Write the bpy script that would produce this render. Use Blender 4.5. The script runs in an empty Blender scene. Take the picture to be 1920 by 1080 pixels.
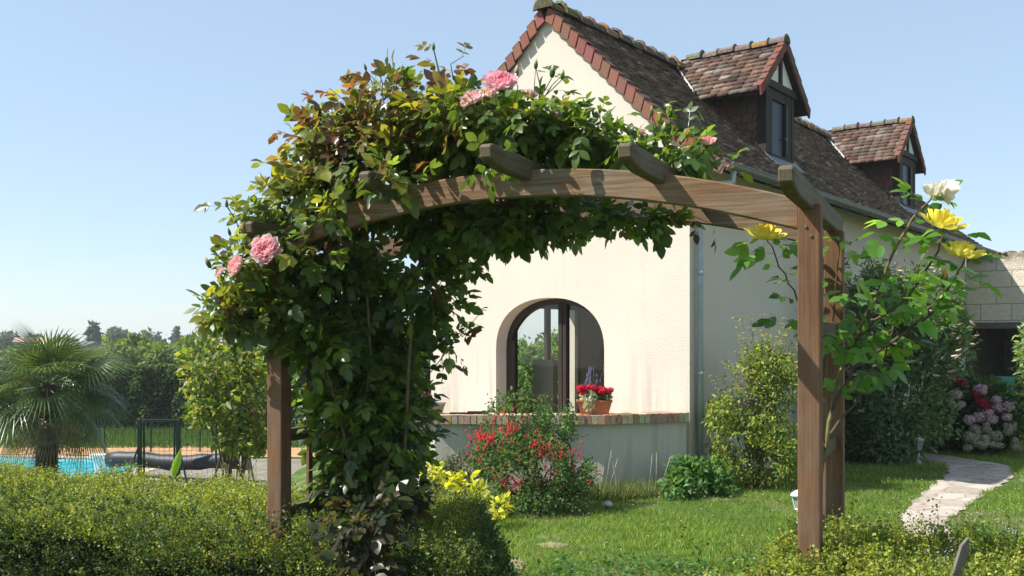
import bpy, bmesh, math, random
import numpy as np
from mathutils import Vector, Matrix
from mathutils.geometry import tessellate_polygon
random.seed(7); RNG = np.random.default_rng(11)
SC = bpy.context.scene; COL = SC.collection
# ------------------------------------------------------------ camera, sky, sun, exposure
FPX = 1880.0; HZ = 645.0; EYE = 1.65
cam_d = bpy.data.cameras.new('camera'); cam = bpy.data.objects.new('camera', cam_d); COL.objects.link(cam)
cam.location = (0, 0, EYE); cam.rotation_euler = (math.radians(90), 0, 0)
cam_d.sensor_width = 36; cam_d.lens = FPX/1920*36; cam_d.shift_y = (HZ-540)/1920
cam_d.clip_start = 0.05; cam_d.clip_end = 5000
SC.camera = cam
SUN_TO = Vector((-1.0, -0.15, 1.17)).normalized()
elev = math.asin(SUN_TO.z); azim = math.atan2(SUN_TO.x, SUN_TO.y)
world = bpy.data.worlds.new('World'); SC.world = world; world.use_nodes = True
wn = world.node_tree.nodes; bg = wn['Background']
sky = wn.new('ShaderNodeTexSky'); sky.sky_type = 'NISHITA'; sky.sun_disc = False
sky.sun_elevation = elev; sky.sun_rotation = azim
sky.air_density = 1.0; sky.dust_density = 0.4; sky.ozone_density = 2.2; sky.altitude = 50
hz_ = wn.new('ShaderNodeMix'); hz_.data_type = 'RGBA'; hz_.inputs[0].default_value = 0.5; hz_.inputs[7].default_value = (3.3, 4.15, 5.0, 1)   # summer haze over the clear sky
world.node_tree.links.new(sky.outputs[0], hz_.inputs[6]); world.node_tree.links.new(hz_.outputs[2], bg.inputs[0]); bg.inputs[1].default_value = 0.105
sd = bpy.data.lights.new('sun', 'SUN'); sd.energy = 4.9; sd.angle = math.radians(0.5); sd.color = (1.0, 0.965, 0.905)
so = bpy.data.objects.new('sun', sd); COL.objects.link(so)
so.rotation_euler = SUN_TO.to_track_quat('Z', 'Y').to_euler(); so.location = (-20, -3, 25)
SC.view_settings.view_transform = 'Standard'; SC.view_settings.look = 'None'
SC.view_settings.exposure = 0.85; SC.view_settings.gamma = 1.0

# ------------------------------------------------------------ helpers
def P(px, py, Y):
    return np.array([(px-960)/FPX*Y, Y, EYE+(HZ-py)/FPX*Y])
def zg(x, y):
    """height of the ground: lawn at 0, garden by the pool one metre lower"""
    a = np.clip((-1.9-np.asarray(x, float))/2.6, 0, 1); b = np.clip((np.asarray(y, float)-7.2)/3.0, 0, 1)
    a = a*a*(3-2*a); b = b*b*(3-2*b)
    c = np.clip((np.asarray(y, float)-27)/8, 0, 1)
    return -1.0*np.maximum(a*b, c)
def tag(o, label=None, cat=None, group=None, kind=None):
    if label: o['label'] = label
    if cat: o['category'] = cat
    if group: o['group'] = group
    if kind: o['kind'] = kind
    return o
def empty(name, loc=(0, 0, 0), rz=0.0, **k):
    o = bpy.data.objects.new(name, None); COL.objects.link(o); o.location = loc; o.rotation_euler = (0, 0, rz)
    o.empty_display_size = .1
    return tag(o, **k)
def build(name, V, F, mat, parent=None, col=None, smooth=False, origin=None, **k):
    """V (n,3), F array of equal sized faces or list of arrays"""
    V = np.asarray(V, float)
    if origin is not None: V = V-np.asarray(origin, float)
    me = bpy.data.meshes.new(name)
    Fs = [np.asarray(f, dtype=np.int32) for f in F] if isinstance(F, list) and len(F) and hasattr(F[0], 'ndim') and F[0].ndim == 2 else None
    if Fs is None and isinstance(F, np.ndarray): Fs = [F.astype(np.int32)]
    if Fs is not None:
        Fs = [f for f in Fs if len(f)]
        me.vertices.add(len(V)); me.vertices.foreach_set('co', V.astype(np.float32).ravel())
        lv = np.concatenate([f.ravel() for f in Fs]); me.loops.add(len(lv)); me.loops.foreach_set('vertex_index', lv)
        tot = np.concatenate([np.full(len(f), f.shape[1], np.int32) for f in Fs])
        st = np.concatenate([[0], np.cumsum(tot)[:-1]]).astype(np.int32)
        me.polygons.add(len(tot)); me.polygons.foreach_set('loop_start', st)
        try: me.polygons.foreach_set('loop_total', tot)
        except Exception: pass
        me.update(calc_edges=True)
    else:
        me.from_pydata([tuple(v) for v in V], [], [tuple(int(i) for i in f) for f in F]); me.update()
    if smooth: me.polygons.foreach_set('use_smooth', np.ones(len(me.polygons), bool))
    if col is not None:
        at = me.color_attributes.new('col', 'FLOAT_COLOR', 'POINT')
        c = np.ones((len(V), 4), np.float32); c[:, :3] = np.asarray(col)
        at.data.foreach_set('color', c.ravel())
    if mat: me.materials.append(mat)
    o = bpy.data.objects.new(name, me); COL.objects.link(o)
    if origin is not None: o.location = origin
    if parent: o.parent = parent
    return tag(o, **k)
class MB:
    def __init__(s): s.V = []; s.F = []; s.C = []
    def add(s, V, F, c=None):
        n = len(s.V); s.V += [tuple(float(q) for q in v) for v in V]; s.F += [tuple(n+i for i in f) for f in F]
        s.C += [c if c is not None else (1, 1, 1)]*len(V)
    def box(s, a, b, c=None, bev=0.0):
        x0, y0, z0 = a; x1, y1, z1 = b
        if bev <= 0:
            V = [(x, y, z) for x in (x0, x1) for y in (y0, y1) for z in (z0, z1)]
            s.add(V, [(0, 1, 3, 2), (4, 6, 7, 5), (0, 4, 5, 1), (2, 3, 7, 6), (0, 2, 6, 4), (1, 5, 7, 3)], c); return
        bm = bmesh.new(); bmesh.ops.create_cube(bm, size=1)
        for v in bm.verts: v.co = Vector(((x0+x1)/2+v.co.x*(x1-x0), (y0+y1)/2+v.co.y*(y1-y0), (z0+z1)/2+v.co.z*(z1-z0)))
        bmesh.ops.bevel(bm, geom=bm.edges[:], offset=bev, segments=2, profile=.6, affect='EDGES')
        bm.verts.index_update(); s.add([v.co[:] for v in bm.verts], [[v.index for v in f.verts] for f in bm.faces], c); bm.free()
    def prism(s, pts, axis, lo, hi, c=None):
        """2-D polygon pts extruded along axis (0,1,2)"""
        n = len(pts); V = []
        for h in (lo, hi):
            for p in pts:
                q = [0, 0, 0]; o = [i for i in range(3) if i != axis]; q[o[0]] = p[0]; q[o[1]] = p[1]; q[axis] = h; V.append(q)
        s.add(V, [tuple(range(n))[::-1], tuple(range(n, 2*n))]+[(i, (i+1) % n, n+(i+1) % n, n+i) for i in range(n)], c)
    def tube(s, pts, r, k=6, c=None, cap=True):
        V, F = tube_vf(pts, r, k, cap); s.add(V, F, c)
    def lathe(s, prof, ctr, k=16, c=None):
        V = []; F = []
        for r, z in prof:
            for i in range(k): V.append((ctr[0]+r*math.cos(2*math.pi*i/k), ctr[1]+r*math.sin(2*math.pi*i/k), ctr[2]+z))
        for j in range(len(prof)-1):
            for i in range(k): F.append((j*k+i, j*k+(i+1) % k, (j+1)*k+(i+1) % k, (j+1)*k+i))
        s.add(V, F+[tuple(range(k))[::-1], tuple((len(prof)-1)*k+i for i in range(k))], c)
    def make(s, name, mat, parent=None, smooth=False, origin=None, usecol=False, **k):
        return build(name, s.V, s.F, mat, parent, s.C if usecol else None, smooth, origin, **k)
def tube_vf(pts, r, k=6, cap=True):
    pts = [Vector(p) for p in pts]; n = len(pts); V = []; F = []; up = Vector((0, 0, 1)); a0 = None
    for i, p in enumerate(pts):
        d = (pts[min(i+1, n-1)]-pts[max(i-1, 0)])
        d = d.normalized() if d.length > 1e-9 else up
        if a0 is None:
            a = d.cross(up if abs(d.z) < .9 else Vector((1, 0, 0))).normalized()
        else:
            a = (a0-d*a0.dot(d)); a = a.normalized() if a.length > 1e-6 else d.orthogonal().normalized()
        a0 = a; b = d.cross(a)
        rr = r[i] if isinstance(r, (list, tuple, np.ndarray)) else r
        for j in range(k):
            t = 2*math.pi*j/k; V.append(p+(a*math.cos(t)+b*math.sin(t))*rr)
    for i in range(n-1):
        for j in range(k): F.append((i*k+j, i*k+(j+1) % k, (i+1)*k+(j+1) % k, (i+1)*k+j))
    if cap: F += [tuple(range(k))[::-1], tuple((n-1)*k+j for j in range(k))]
    return V, F

# ------------------------------------------------------------ materials
def newmat(name):
    m = bpy.data.materials.new(name); m.use_nodes = True; nt = m.node_tree
    return m, nt, nt.nodes['Principled BSDF'], nt.nodes['Material Output']
def N(nt, typ, **k):
    n = nt.nodes.new(typ)
    for a, b in k.items():
        if a in n.inputs.keys(): n.inputs[a].default_value = b
        else: setattr(n, a, b)
    return n
def ramp(nt, fac, stops):
    r = nt.nodes.new('ShaderNodeValToRGB'); e = r.color_ramp.elements
    while len(e) < len(stops): e.new(0.5)
    for i, (p, c) in enumerate(stops): e[i].position = p; e[i].color = (*c, 1)
    nt.links.new(fac, r.inputs[0]); return r.outputs[0]
def coords(nt, scale=(1, 1, 1), rot=(0, 0, 0)):
    tc = nt.nodes.new('ShaderNodeTexCoord'); mp = nt.nodes.new('ShaderNodeMapping')
    mp.inputs['Scale'].default_value = scale; mp.inputs['Rotation'].default_value = rot
    nt.links.new(tc.outputs['Object'], mp.inputs[0]); return mp.outputs[0]
def noise(nt, vec, scale, detail=5, rough=.6):
    n = N(nt, 'ShaderNodeTexNoise'); n.inputs['Scale'].default_value = scale; n.inputs['Detail'].default_value = detail
    n.inputs['Roughness'].default_value = rough; nt.links.new(vec, n.inputs['Vector']); return n.outputs['Fac']
def mixc(nt, fac, a, b, mode='MIX'):
    m = nt.nodes.new('ShaderNodeMix'); m.data_type = 'RGBA'; m.blend_type = mode
    for s, v in ((0, fac), (6, a), (7, b)):
        if hasattr(v, 'links'): nt.links.new(v, m.inputs[s])
        else: m.inputs[s].default_value = v if s == 0 else (*v, 1)
    return m.outputs[2]
def bump(nt, h, bsdf, strength=.5, dist=.01):
    b = nt.nodes.new('ShaderNodeBump'); b.inputs['Strength'].default_value = strength; b.inputs['Distance'].default_value = dist
    nt.links.new(h, b.inputs['Height']); nt.links.new(b.outputs[0], bsdf.inputs['Normal'])
def flat(name, c, rough=.7, spec=.3, metal=0.0, var=.12, nscale=20, bmp=0.0):
    m, nt, b, o = newmat(name); v = coords(nt)
    n = noise(nt, v, nscale); d = tuple(max(0, x*(1-var)) for x in c); l = tuple(min(1, x*(1+var)) for x in c)
    nt.links.new(ramp(nt, n, [(.3, d), (.7, l)]), b.inputs['Base Color'])
    b.inputs['Roughness'].default_value = rough; b.inputs['Specular IOR Level'].default_value = spec; b.inputs['Metallic'].default_value = metal
    if bmp: bump(nt, n, b, bmp, .005)
    return m
def leafmat(name, trans=.35, rough=.42, spec=.4, tint=(1.25, 1.15, .55), gain=1.0):
    m, nt, b, o = newmat(name)
    at = N(nt, 'ShaderNodeAttribute'); at.attribute_name = 'col'
    b.inputs['Roughness'].default_value = rough; b.inputs['Specular IOR Level'].default_value = spec
    tr = nt.nodes.new('ShaderNodeBsdfTranslucent'); mx = nt.nodes.new('ShaderNodeMixShader'); mx.inputs[0].default_value = trans
    g = tuple(gain*x for x in tint)
    nt.links.new(at.outputs['Color'], b.inputs['Base Color'])
    nt.links.new(mixc(nt, 1.0, at.outputs['Color'], tuple(2.2*x for x in g), 'MULTIPLY'), tr.inputs[0])
    nt.links.new(b.outputs[0], mx.inputs[1]); nt.links.new(tr.outputs[0], mx.inputs[2]); nt.links.new(mx.outputs[0], o.inputs[0])
    return m
def colmat(name, rough=.8, spec=.2, nscale=18, amt=.5, bmp=.3):
    """colour attribute times noise"""
    m, nt, b, o = newmat(name); at = N(nt, 'ShaderNodeAttribute'); at.attribute_name = 'col'
    v = coords(nt); n = noise(nt, v, nscale)
    k = ramp(nt, n, [(.25, (1-amt,)*3), (.75, (1+amt*.4,)*3)])
    nt.links.new(mixc(nt, 1.0, at.outputs['Color'], k, 'MULTIPLY'), b.inputs['Base Color'])
    b.inputs['Roughness'].default_value = rough; b.inputs['Specular IOR Level'].default_value = spec
    if bmp: bump(nt, n, b, bmp, .01)
    return m
def woodmat(name, axis, dark, mid, light, gr=.35):
    m, nt, b, o = newmat(name); sc = [75, 75, 75]; sc[axis] = 2.4; v = coords(nt, sc)
    n1 = noise(nt, v, 1.0, 8, .65); v2 = coords(nt, (3, 3, 3)); n2 = noise(nt, v2, 1.2, 4)
    sc2 = [120, 120, 120]; sc2[axis] = 4; n3 = noise(nt, coords(nt, sc2), 1.0, 4)
    base = ramp(nt, n1, [(.28, dark), (.5, mid), (.72, light)])
    grey = ramp(nt, n3, [(.35, (.10, .085, .06)), (.7, (.27, .235, .185))])
    f = ramp(nt, n2, [(.42, (0, 0, 0)), (.68, (gr,)*3)])
    nt.links.new(mixc(nt, f, base, grey), b.inputs['Base Color']); b.inputs['Roughness'].default_value = .72
    b.inputs['Specular IOR Level'].default_value = .25
    bump(nt, n1, b, .45, .004); return m

def stucco_mat(c0=(.57, .51, .425), c1=(.63, .565, .475)):
    m, nt, b, o = newmat('cream_stucco'); v = coords(nt)
    big = noise(nt, v, .9, 6, .6); fine = noise(nt, v, 55, 4, .7)
    vs = coords(nt, (5, 5, .45)); st = noise(nt, vs, 1.0, 6, .7)
    c = ramp(nt, big, [(.3, c0), (.7, c1)])
    # grey rain streaks low on the wall and beneath the coping, fixed dirt of the render
    tc = nt.nodes.new('ShaderNodeTexCoord'); sp = nt.nodes.new('ShaderNodeSeparateXYZ'); nt.links.new(tc.outputs['Object'], sp.inputs[0])
    mr = nt.nodes.new('ShaderNodeMapRange'); mr.inputs[1].default_value = 1.75; mr.inputs[2].default_value = .75; mr.inputs[3].default_value = 0; mr.inputs[4].default_value = 1
    nt.links.new(sp.outputs['Z'], mr.inputs[0])
    stf = ramp(nt, st, [(.46, (0, 0, 0)), (.70, (.75, .75, .75))])
    mu = nt.nodes.new('ShaderNodeMath'); mu.operation = 'MULTIPLY'; nt.links.new(stf, mu.inputs[0]); nt.links.new(mr.outputs[0], mu.inputs[1])
    c2 = mixc(nt, mu.outputs[0], c, (.30, .27, .23))
    st2 = ramp(nt, noise(nt, coords(nt, (9, 9, .6)), 1.0, 5, .7), [(.55, (0, 0, 0)), (.8, (.28, .28, .28))])
    c3 = mixc(nt, st2, c2, (.42, .38, .32))
    nt.links.new(c3, b.inputs['Base Color']); b.inputs['Roughness'].default_value = .95; b.inputs['Specular IOR Level'].default_value = .1
    bump(nt, fine, b, .5, .014); return m
M = {}
M['stucco'] = stucco_mat()
M['wood_x'] = woodmat('weathered_brown_beam', 0, (.075, .040, .018), (.18, .10, .047), (.30, .195, .115), .75)
M['wood_z'] = woodmat('stained_brown_post', 2, (.075, .034, .016), (.14, .067, .030), (.21, .112, .056), .45)
M['wood_y'] = woodmat('mossy_brown_purlin', 1, (.045, .036, .020), (.095, .072, .038), (.15, .115, .065), .35)
M['wood_dark'] = woodmat('old_dark_timber', 2, (.014, .010, .007), (.028, .020, .014), (.05, .037, .027), .04)
M['leaf'] = leafmat('rose_leaf', .42, .34, .45)
M['leaf_s'] = leafmat('shrub_leaf', .36, .5, .3)
M['leaf_hedge'] = leafmat('hedge_leaf', .32, .5, .35)
M['grass'] = leafmat('grass_blade', .35, .6, .2)
M['palm'] = leafmat('palm_leaf', .18, .32, .55)
M['petal'] = leafmat('petal', .35, .55, .2, (1.0, .95, .95), .42)
M['stem'] = colmat('plant_stem', .7, .3, 30, .5, .2)
M['tile'] = colmat('roof_tile', .9, .15, 30, .75, .5)
M['brick'] = colmat('brick_coping', .9, .15, 30, .4, .3)
M['pipe'] = flat('grey_pipe', (.34, .38, .41), .5, .4, 0, .12, 8)
M['zinc'] = flat('zinc', (.11, .125, .125), .45, .5, .15, .15, 6)
M['zinc_light'] = flat('zinc_flashing', (.60, .60, .58), .6, .4, .1, .08, 8)
M['plaster'] = flat('white_plaster', (.72, .69, .62), .9, .1, 0, .06, 8)
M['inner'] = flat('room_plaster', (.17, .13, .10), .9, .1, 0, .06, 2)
M['frame'] = flat('brown_window_frame', (.035, .024, .018), .45, .4, 0, .2, 12)
M['terracotta'] = flat('terracotta', (.50, .16, .07), .8, .2, 0, .15, 15, .2)
M['greybox'] = flat('grey_stone_planter', (.28, .23, .18), .9, .1, 0, .15, 25, .2)
M['white'] = flat('white_paint', (.75, .75, .73), .5, .4, 0, .05, 10)
M['white_old'] = flat('dull_white_paint', (.45, .46, .42), .6, .3, 0, .2, 12)
M['green_metal'] = flat('green_metal', (.008, .028, .020), .7, .15, 0, .2, 10)
M['teal'] = flat('teal_plastic', (.03, .18, .16), .5, .4, 0, .1, 10)
M['cover'] = flat('dark_pool_cover', (.018, .019, .026), .55, .4, 0, .3, 9, .4)
M['glasslamp'] = flat('frosted_glass', (.25, .30, .27), .2, .5, 0, .1, 10)
M['soil'] = flat('soil', (.06, .045, .03), .95, .1, 0, .3, 20)
M['core'] = flat('hedge_core_shade', (.010, .013, .006), .95, .05, 0, .4, 30)  # solid hedge core, the deep shade between sprigs put into its near-black colour
def glass():
    m, nt, b, o = newmat('window_glass'); nt.nodes.remove(b)
    t = nt.nodes.new('ShaderNodeBsdfTransparent'); t.inputs[0].default_value = (.86, .88, .86, 1)
    g = nt.nodes.new('ShaderNodeBsdfGlossy'); g.inputs['Roughness'].default_value = .01
    f = nt.nodes.new('ShaderNodeFresnel'); f.inputs[0].default_value = 1.6; mx = nt.nodes.new('ShaderNodeMixShader')
    nt.links.new(f.outputs[0], mx.inputs[0]); nt.links.new(t.outputs[0], mx.inputs[1]); nt.links.new(g.outputs[0], mx.inputs[2]); nt.links.new(mx.outputs[0], o.inputs[0])
    return m
M['glass'] = glass(); M['darkglass'] = flat('dark_window_glass', (.012, .014, .016), .25, .15)
def ground_mat():
    m, nt, b, o = newmat('lawn_ground'); v = coords(nt)
    n1 = noise(nt, v, .8, 5); n2 = noise(nt, v, 9, 5, .7); n3 = noise(nt, v, 60, 3)
    g = ramp(nt, n2, [(.3, (.035, .07, .012)), (.7, (.085, .145, .028))])
    dirt = ramp(nt, n3, [(.3, (.20, .15, .09)), (.7, (.36, .28, .19))])
    f = ramp(nt, n1, [(.52, (0, 0, 0)), (.62, (.75, .75, .75))])
    nt.links.new(mixc(nt, f, g, dirt), b.inputs['Base Color']); b.inputs['Roughness'].default_value = .95; b.inputs['Specular IOR Level'].default_value = .1
    bump(nt, n2, b, .6, .03); return m
M['ground'] = ground_mat()
def path_mat():
    m, nt, b, o = newmat('crazy_paving'); v = coords(nt)
    vo = N(nt, 'ShaderNodeTexVoronoi'); vo.feature = 'DISTANCE_TO_EDGE'; vo.inputs['Scale'].default_value = 3.0
    wob = nt.nodes.new('ShaderNodeVectorMath'); wob.operation = 'ADD'; nn = N(nt, 'ShaderNodeTexNoise'); nn.inputs['Scale'].default_value = 4
    nt.links.new(v, nn.inputs['Vector']); sc = nt.nodes.new('ShaderNodeVectorMath'); sc.operation = 'SCALE'; sc.inputs['Scale'].default_value = .25
    nt.links.new(nn.outputs['Color'], sc.inputs[0]); nt.links.new(v, wob.inputs[0]); nt.links.new(sc.outputs[0], wob.inputs[1]); nt.links.new(wob.outputs[0], vo.inputs['Vector'])
    vc = N(nt, 'ShaderNodeTexVoronoi'); vc.inputs['Scale'].default_value = 3.0; nt.links.new(wob.outputs[0], vc.inputs['Vector'])
    bw = nt.nodes.new('ShaderNodeRGBToBW'); nt.links.new(vc.outputs['Color'], bw.inputs[0])
    c = ramp(nt, bw.outputs[0], [(.2, (.34, .285, .23)), (.8, (.48, .41, .345))])
    n = noise(nt, v, 12, 5); c = mixc(nt, .5, c, ramp(nt, n, [(.3, (.6, .6, .6)), (.7, (1, 1, 1))]), 'MULTIPLY')
    e = ramp(nt, vo.outputs['Distance'], [(.0, (1, 1, 1)), (.045, (0, 0, 0))])
    nt.links.new(mixc(nt, e, c, (.20, .15, .10)), b.inputs['Base Color']); b.inputs['Roughness'].default_value = .9
    return m
M['path'] = path_mat()
def stone_mat():
    m, nt, b, o = newmat('limestone_blocks')
    tc = nt.nodes.new('ShaderNodeTexCoord'); sp = nt.nodes.new('ShaderNodeSeparateXYZ'); nt.links.new(tc.outputs['Object'], sp.inputs[0])
    cb = nt.nodes.new('ShaderNodeCombineXYZ'); nt.links.new(sp.outputs['X'], cb.inputs[0]); nt.links.new(sp.outputs['Z'], cb.inputs[1])
    br = N(nt, 'ShaderNodeTexBrick'); br.inputs['Scale'].default_value = 1.0; br.inputs['Brick Width'].default_value = .62; br.inputs['Row Height'].default_value = .36
    br.inputs['Mortar Size'].default_value = .010; br.inputs['Mortar Smooth'].default_value = .3
    br.inputs['Color1'].default_value = (.76, .68, .54, 1); br.inputs['Color2'].default_value = (.66, .59, .47, 1); br.inputs['Mortar'].default_value = (.30, .26, .20, 1)
    nt.links.new(cb.outputs[0], br.inputs['Vector'])
    v = coords(nt); n = noise(nt, v, 9, 6, .7)
    c = mixc(nt, .6, br.outputs['Color'], ramp(nt, n, [(.3, (.6, .58, .55)), (.7, (1, 1, 1))]), 'MULTIPLY')
    mr = nt.nodes.new('ShaderNodeMapRange'); mr.inputs[1].default_value = 3.36; mr.inputs[2].default_value = 3.50; nt.links.new(sp.outputs['Z'], mr.inputs[0])
    top = ramp(nt, noise(nt, v, 5, 6, .7), [(.35, (.16, .13, .10)), (.55, (.45, .37, .28)), (.7, (.62, .55, .45))])
    nt.links.new(mixc(nt, mr.outputs[0], c, top), b.inputs['Base Color']); b.inputs['Roughness'].default_value = .95
    bump(nt, noise(nt, v, 22, 5, .7), b, .9, .04); return m
M['stone'] = stone_mat()
def water_mat():
    m, nt, b, o = newmat('pool_water'); v = coords(nt, (1, .5, 1)); n = noise(nt, v, 3.0, 3)
    nt.links.new(ramp(nt, n, [(.35, (.02, .40, .52)), (.65, (.10, .62, .70))]), b.inputs['Base Color'])
    b.inputs['Roughness'].default_value = .12; bump(nt, n, b, .3, .05); return m
M['water'] = water_mat()

# ------------------------------------------------------------ foliage engine
def unit(a): return a/np.maximum(np.linalg.norm(a, axis=-1, keepdims=True), 1e-9)
def rnd_unit(n): return unit(RNG.normal(size=(n, 3)))
T_DIA = (np.array([(0, 0, 0), (.45, .30, .07), (1, 0, -.06), (.45, -.30, .07)]), np.array([(0, 1, 2), (0, 2, 3)]))
T_NAR = (np.array([(0, 0, 0), (.4, .11, .03), (1, 0, -.1), (.4, -.11, .03)]), np.array([(0, 1, 2), (0, 2, 3)]))
T_ROSE = (np.array([(0, 0, 0), (.18, .20, .045), (.50, .31, .06), (.82, .19, -.01), (1.05, 0, -.10), (.82, -.19, -.01), (.50, -.31, .06), (.18, -.20, .045), (.3, 0, 0), (.65, 0, -.02)]),
          np.array([(0, 1, 8), (1, 2, 8), (2, 9, 8), (2, 3, 9), (3, 4, 9), (0, 8, 7), (7, 8, 6), (6, 8, 9), (6, 9, 5), (5, 9, 4)]))
T_BLADE = (np.array([(0, .05, 0), (0, -.05, 0), (1, 0, 0)]), np.array([(0, 1, 2)]))
def leaves(pos, d, nr, size, col, tmpl=T_DIA, wid=1.0, curl=(.3, 2.6)):
    """returns V, F, C of one mesh of leaves"""
    n = len(pos); d = unit(d); nr = unit(nr-d*np.sum(nr*d, -1, keepdims=True)); sd = np.cross(nr, d)
    t, f = tmpl; k = len(t); size = np.broadcast_to(np.asarray(size, float), (n,))
    w = np.broadcast_to(np.asarray(wid, float), (n,))
    V = pos[:, None, :]+size[:, None, None]*(t[None, :, 0:1]*d[:, None]+(t[None, :, 1:2]*w[:, None, None])*sd[:, None]+(t[None, :, 2:3]*RNG.uniform(curl[0], curl[1], (n, 1, 1)))*nr[:, None])
    F = (f[None]+(np.arange(n)*k)[:, None, None]).reshape(-1, 3)
    return V.reshape(-1, 3), F, np.repeat(col, k, axis=0)
def cat(parts):
    V = []; F = []; C = []; o = 0
    for v, f, c in parts: V.append(v); F.append(f+o); C.append(c); o += len(v)
    return np.concatenate(V), np.concatenate(F), np.concatenate(C)
def wob(p, fr, seed):
    r = np.random.default_rng(seed); s = 0
    for i in range(6):
        k = r.normal(size=3)*fr*(1+.5*i); s = s+np.sin(p@k+r.uniform(0, 6.28))/(1+.3*i)
    return s/2.6
def palette(n, cols, w=None, jit=.18):
    cols = np.array(cols, float); i = RNG.choice(len(cols), n, p=(np.array(w)/sum(w) if w else None))
    j = RNG.choice(len(cols), n); t = RNG.uniform(0, .35, (n, 1)); c = cols[i]*(1-t)+cols[j]*t
    return np.clip(c*(1+RNG.normal(0, jit, (n, 1))), .004, .95)
def in_blobs(blobs, n, shell=.45, gap=.0, fr=4, seed=1):
    c = np.array([b[0] for b in blobs], float); r = np.array([b[1] for b in blobs], float)
    w = np.array([(b[2] if len(b) > 2 else 1.0)*(q[0]*q[1]+q[1]*q[2]+q[0]*q[2]) for b, q in zip(blobs, r)]); w /= w.sum()
    N_ = int(n*(1.0 if gap <= -9 else 2.2)); i = RNG.choice(len(blobs), N_, p=w); u = rnd_unit(N_)
    rad = 1-shell*RNG.uniform(0, 1, (N_, 1))**1.6
    rad = rad*(1+.10*RNG.normal(size=(N_, 1)))
    p = c[i]+u*r[i]*rad
    k = wob(p, fr, seed)+RNG.normal(0, .25, N_)
    keep = np.argsort(-(k > gap).astype(float)+RNG.uniform(0, .01, N_))[:n]
    return p[keep], u[keep]
def foliage(blobs, n, size, cols, w=None, tmpl=T_DIA, shell=.45, gap=-.2, fr=4, seed=1, up=.7, droop=0.0, wid=1.0, svar=.3):
    p, u = in_blobs(blobs, n, shell, gap, fr, seed)
    d = u*.7+RNG.normal(0, .6, (n, 3)); d[:, 2] -= droop
    nr = RNG.normal(0, .55, (n, 3))+u*.35; nr[:, 2] += up
    return leaves(p, d, nr, size*(1+RNG.normal(0, svar, n).clip(-.6, .8)), palette(n, cols, w), tmpl, wid)
def stems(base, tips, r0, r1, col, k=4, bow=.15, segs=5, spread=.05):
    V = []; F = []; o = 0
    for t in tips:
        b = Vector(base)+Vector((random.uniform(-spread, spread), random.uniform(-spread, spread), 0)); t = Vector(t); L = (t-b).length
        q = [b+(t-b)*(i/segs)+Vector((random.gauss(0, 1)*.02*L, random.gauss(0, 1)*.02*L, bow*L*math.sin(math.pi*i/segs))) for i in range(segs+1)]
        v, f = tube_vf(q, [r0+(r1-r0)*i/segs for i in range(segs+1)], k, False)
        V += [tuple(x) for x in v]; F += [tuple(o+i for i in g) for g in f]; o = len(V)
    return np.array(V), np.array(F), np.tile(np.array(col, float), (len(V), 1))
def shrub(name, base, blobs, n, size, cols, label, category='shrub', nst=14, stcol=(.10, .075, .04), mat='leaf_s', rst=.008, group=None, **k):
    root = empty(name, tuple(base), label=label, cat=category, group=group)
    V, F, C = foliage(blobs, n, size, cols, **k)
    build('foliage', V-np.array(base), F, M[mat], root, C)
    if nst:
        p, _ = in_blobs(blobs, nst, .5, -.9)
        v, f, c = stems((0, 0, 0), p-np.array(base), rst, rst*.35, stcol)
        build('stems', v, f, M['stem'], root, c, True)
    return root
GREEN = [(.035, .075, .018), (.055, .11, .022), (.09, .15, .03)]

# ============================================================ GROUND
def grid_ground():
    xs = np.unique(np.concatenate([np.linspace(-400, -40, 10), np.linspace(-40, -10, 16), np.linspace(-10, 14, 80), np.linspace(14, 60, 10), np.linspace(60, 400, 8)]))
    ys = np.unique(np.concatenate([np.linspace(-6, 30, 110), np.linspace(30, 100, 15), np.linspace(100, 1800, 12)]))
    X, Y = np.meshgrid(xs, ys); Z = zg(X, Y)+np.where((Y < 30) & (np.abs(X) < 12), .012*np.sin(X*1.7+Y)*np.sin(Y*1.3), 0)
    Z = Z - np.where((X < -6.4) & (X > -13.8) & (Y > 18.2) & (Y < 24.4), 1.3, 0)
    V = np.stack([X, Y, Z], -1).reshape(-1, 3); nx = len(xs)
    i, j = np.meshgrid(np.arange(len(ys)-1), np.arange(nx-1), indexing='ij'); a = (i*nx+j).ravel()
    F = np.stack([a, a+1, a+nx+1, a+nx], -1)
    build('ground', V, F, M['ground'], kind='structure', smooth=True)
grid_ground()
def zlawn(x, y): return .012*np.sin(x*1.7+y)*np.sin(y*1.3)+zg(x, y)
# paving path
def path():
    cl = [(3.15, 7.4), (3.45, 8.2), (3.80, 9.3), (4.45, 10.4), (5.25, 11.6), (5.95, 12.7), (6.3, 13.6), (6.0, 14.6), (5.2, 15.1)]
    wd = [.19, .19, .20, .27, .33, .38, .42, .42, .40]; V = []; F = []
    pts = []
    for i in range(len(cl)-1):
        for s in range(8):
            t = s/8; pts.append((cl[i][0]*(1-t)+cl[i+1][0]*t, cl[i][1]*(1-t)+cl[i+1][1]*t, wd[i]*(1-t)+wd[i+1]*t))
    for i, (x, y, w) in enumerate(pts):
        a = pts[max(i-1, 0)]; b = pts[min(i+1, len(pts)-1)]; d = Vector((b[0]-a[0], b[1]-a[1])).normalized(); nx, ny = d.y, -d.x
        wl = w*(1+.10*math.sin(i*1.9)); wr = w*(1+.10*math.sin(i*2.3+1))
        for k in range(5):
            s = -wl+(wl+wr)*k/4; px, py = x+nx*s, y+ny*s; V.append((px, py, float(zlawn(px, py))+.012))
        if i: F += [((i-1)*5+k, (i-1)*5+k+1, i*5+k+1, i*5+k) for k in range(4)]
    build('path', V, F, M['path'], kind='structure')
    return pts
PATH = path()

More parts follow.
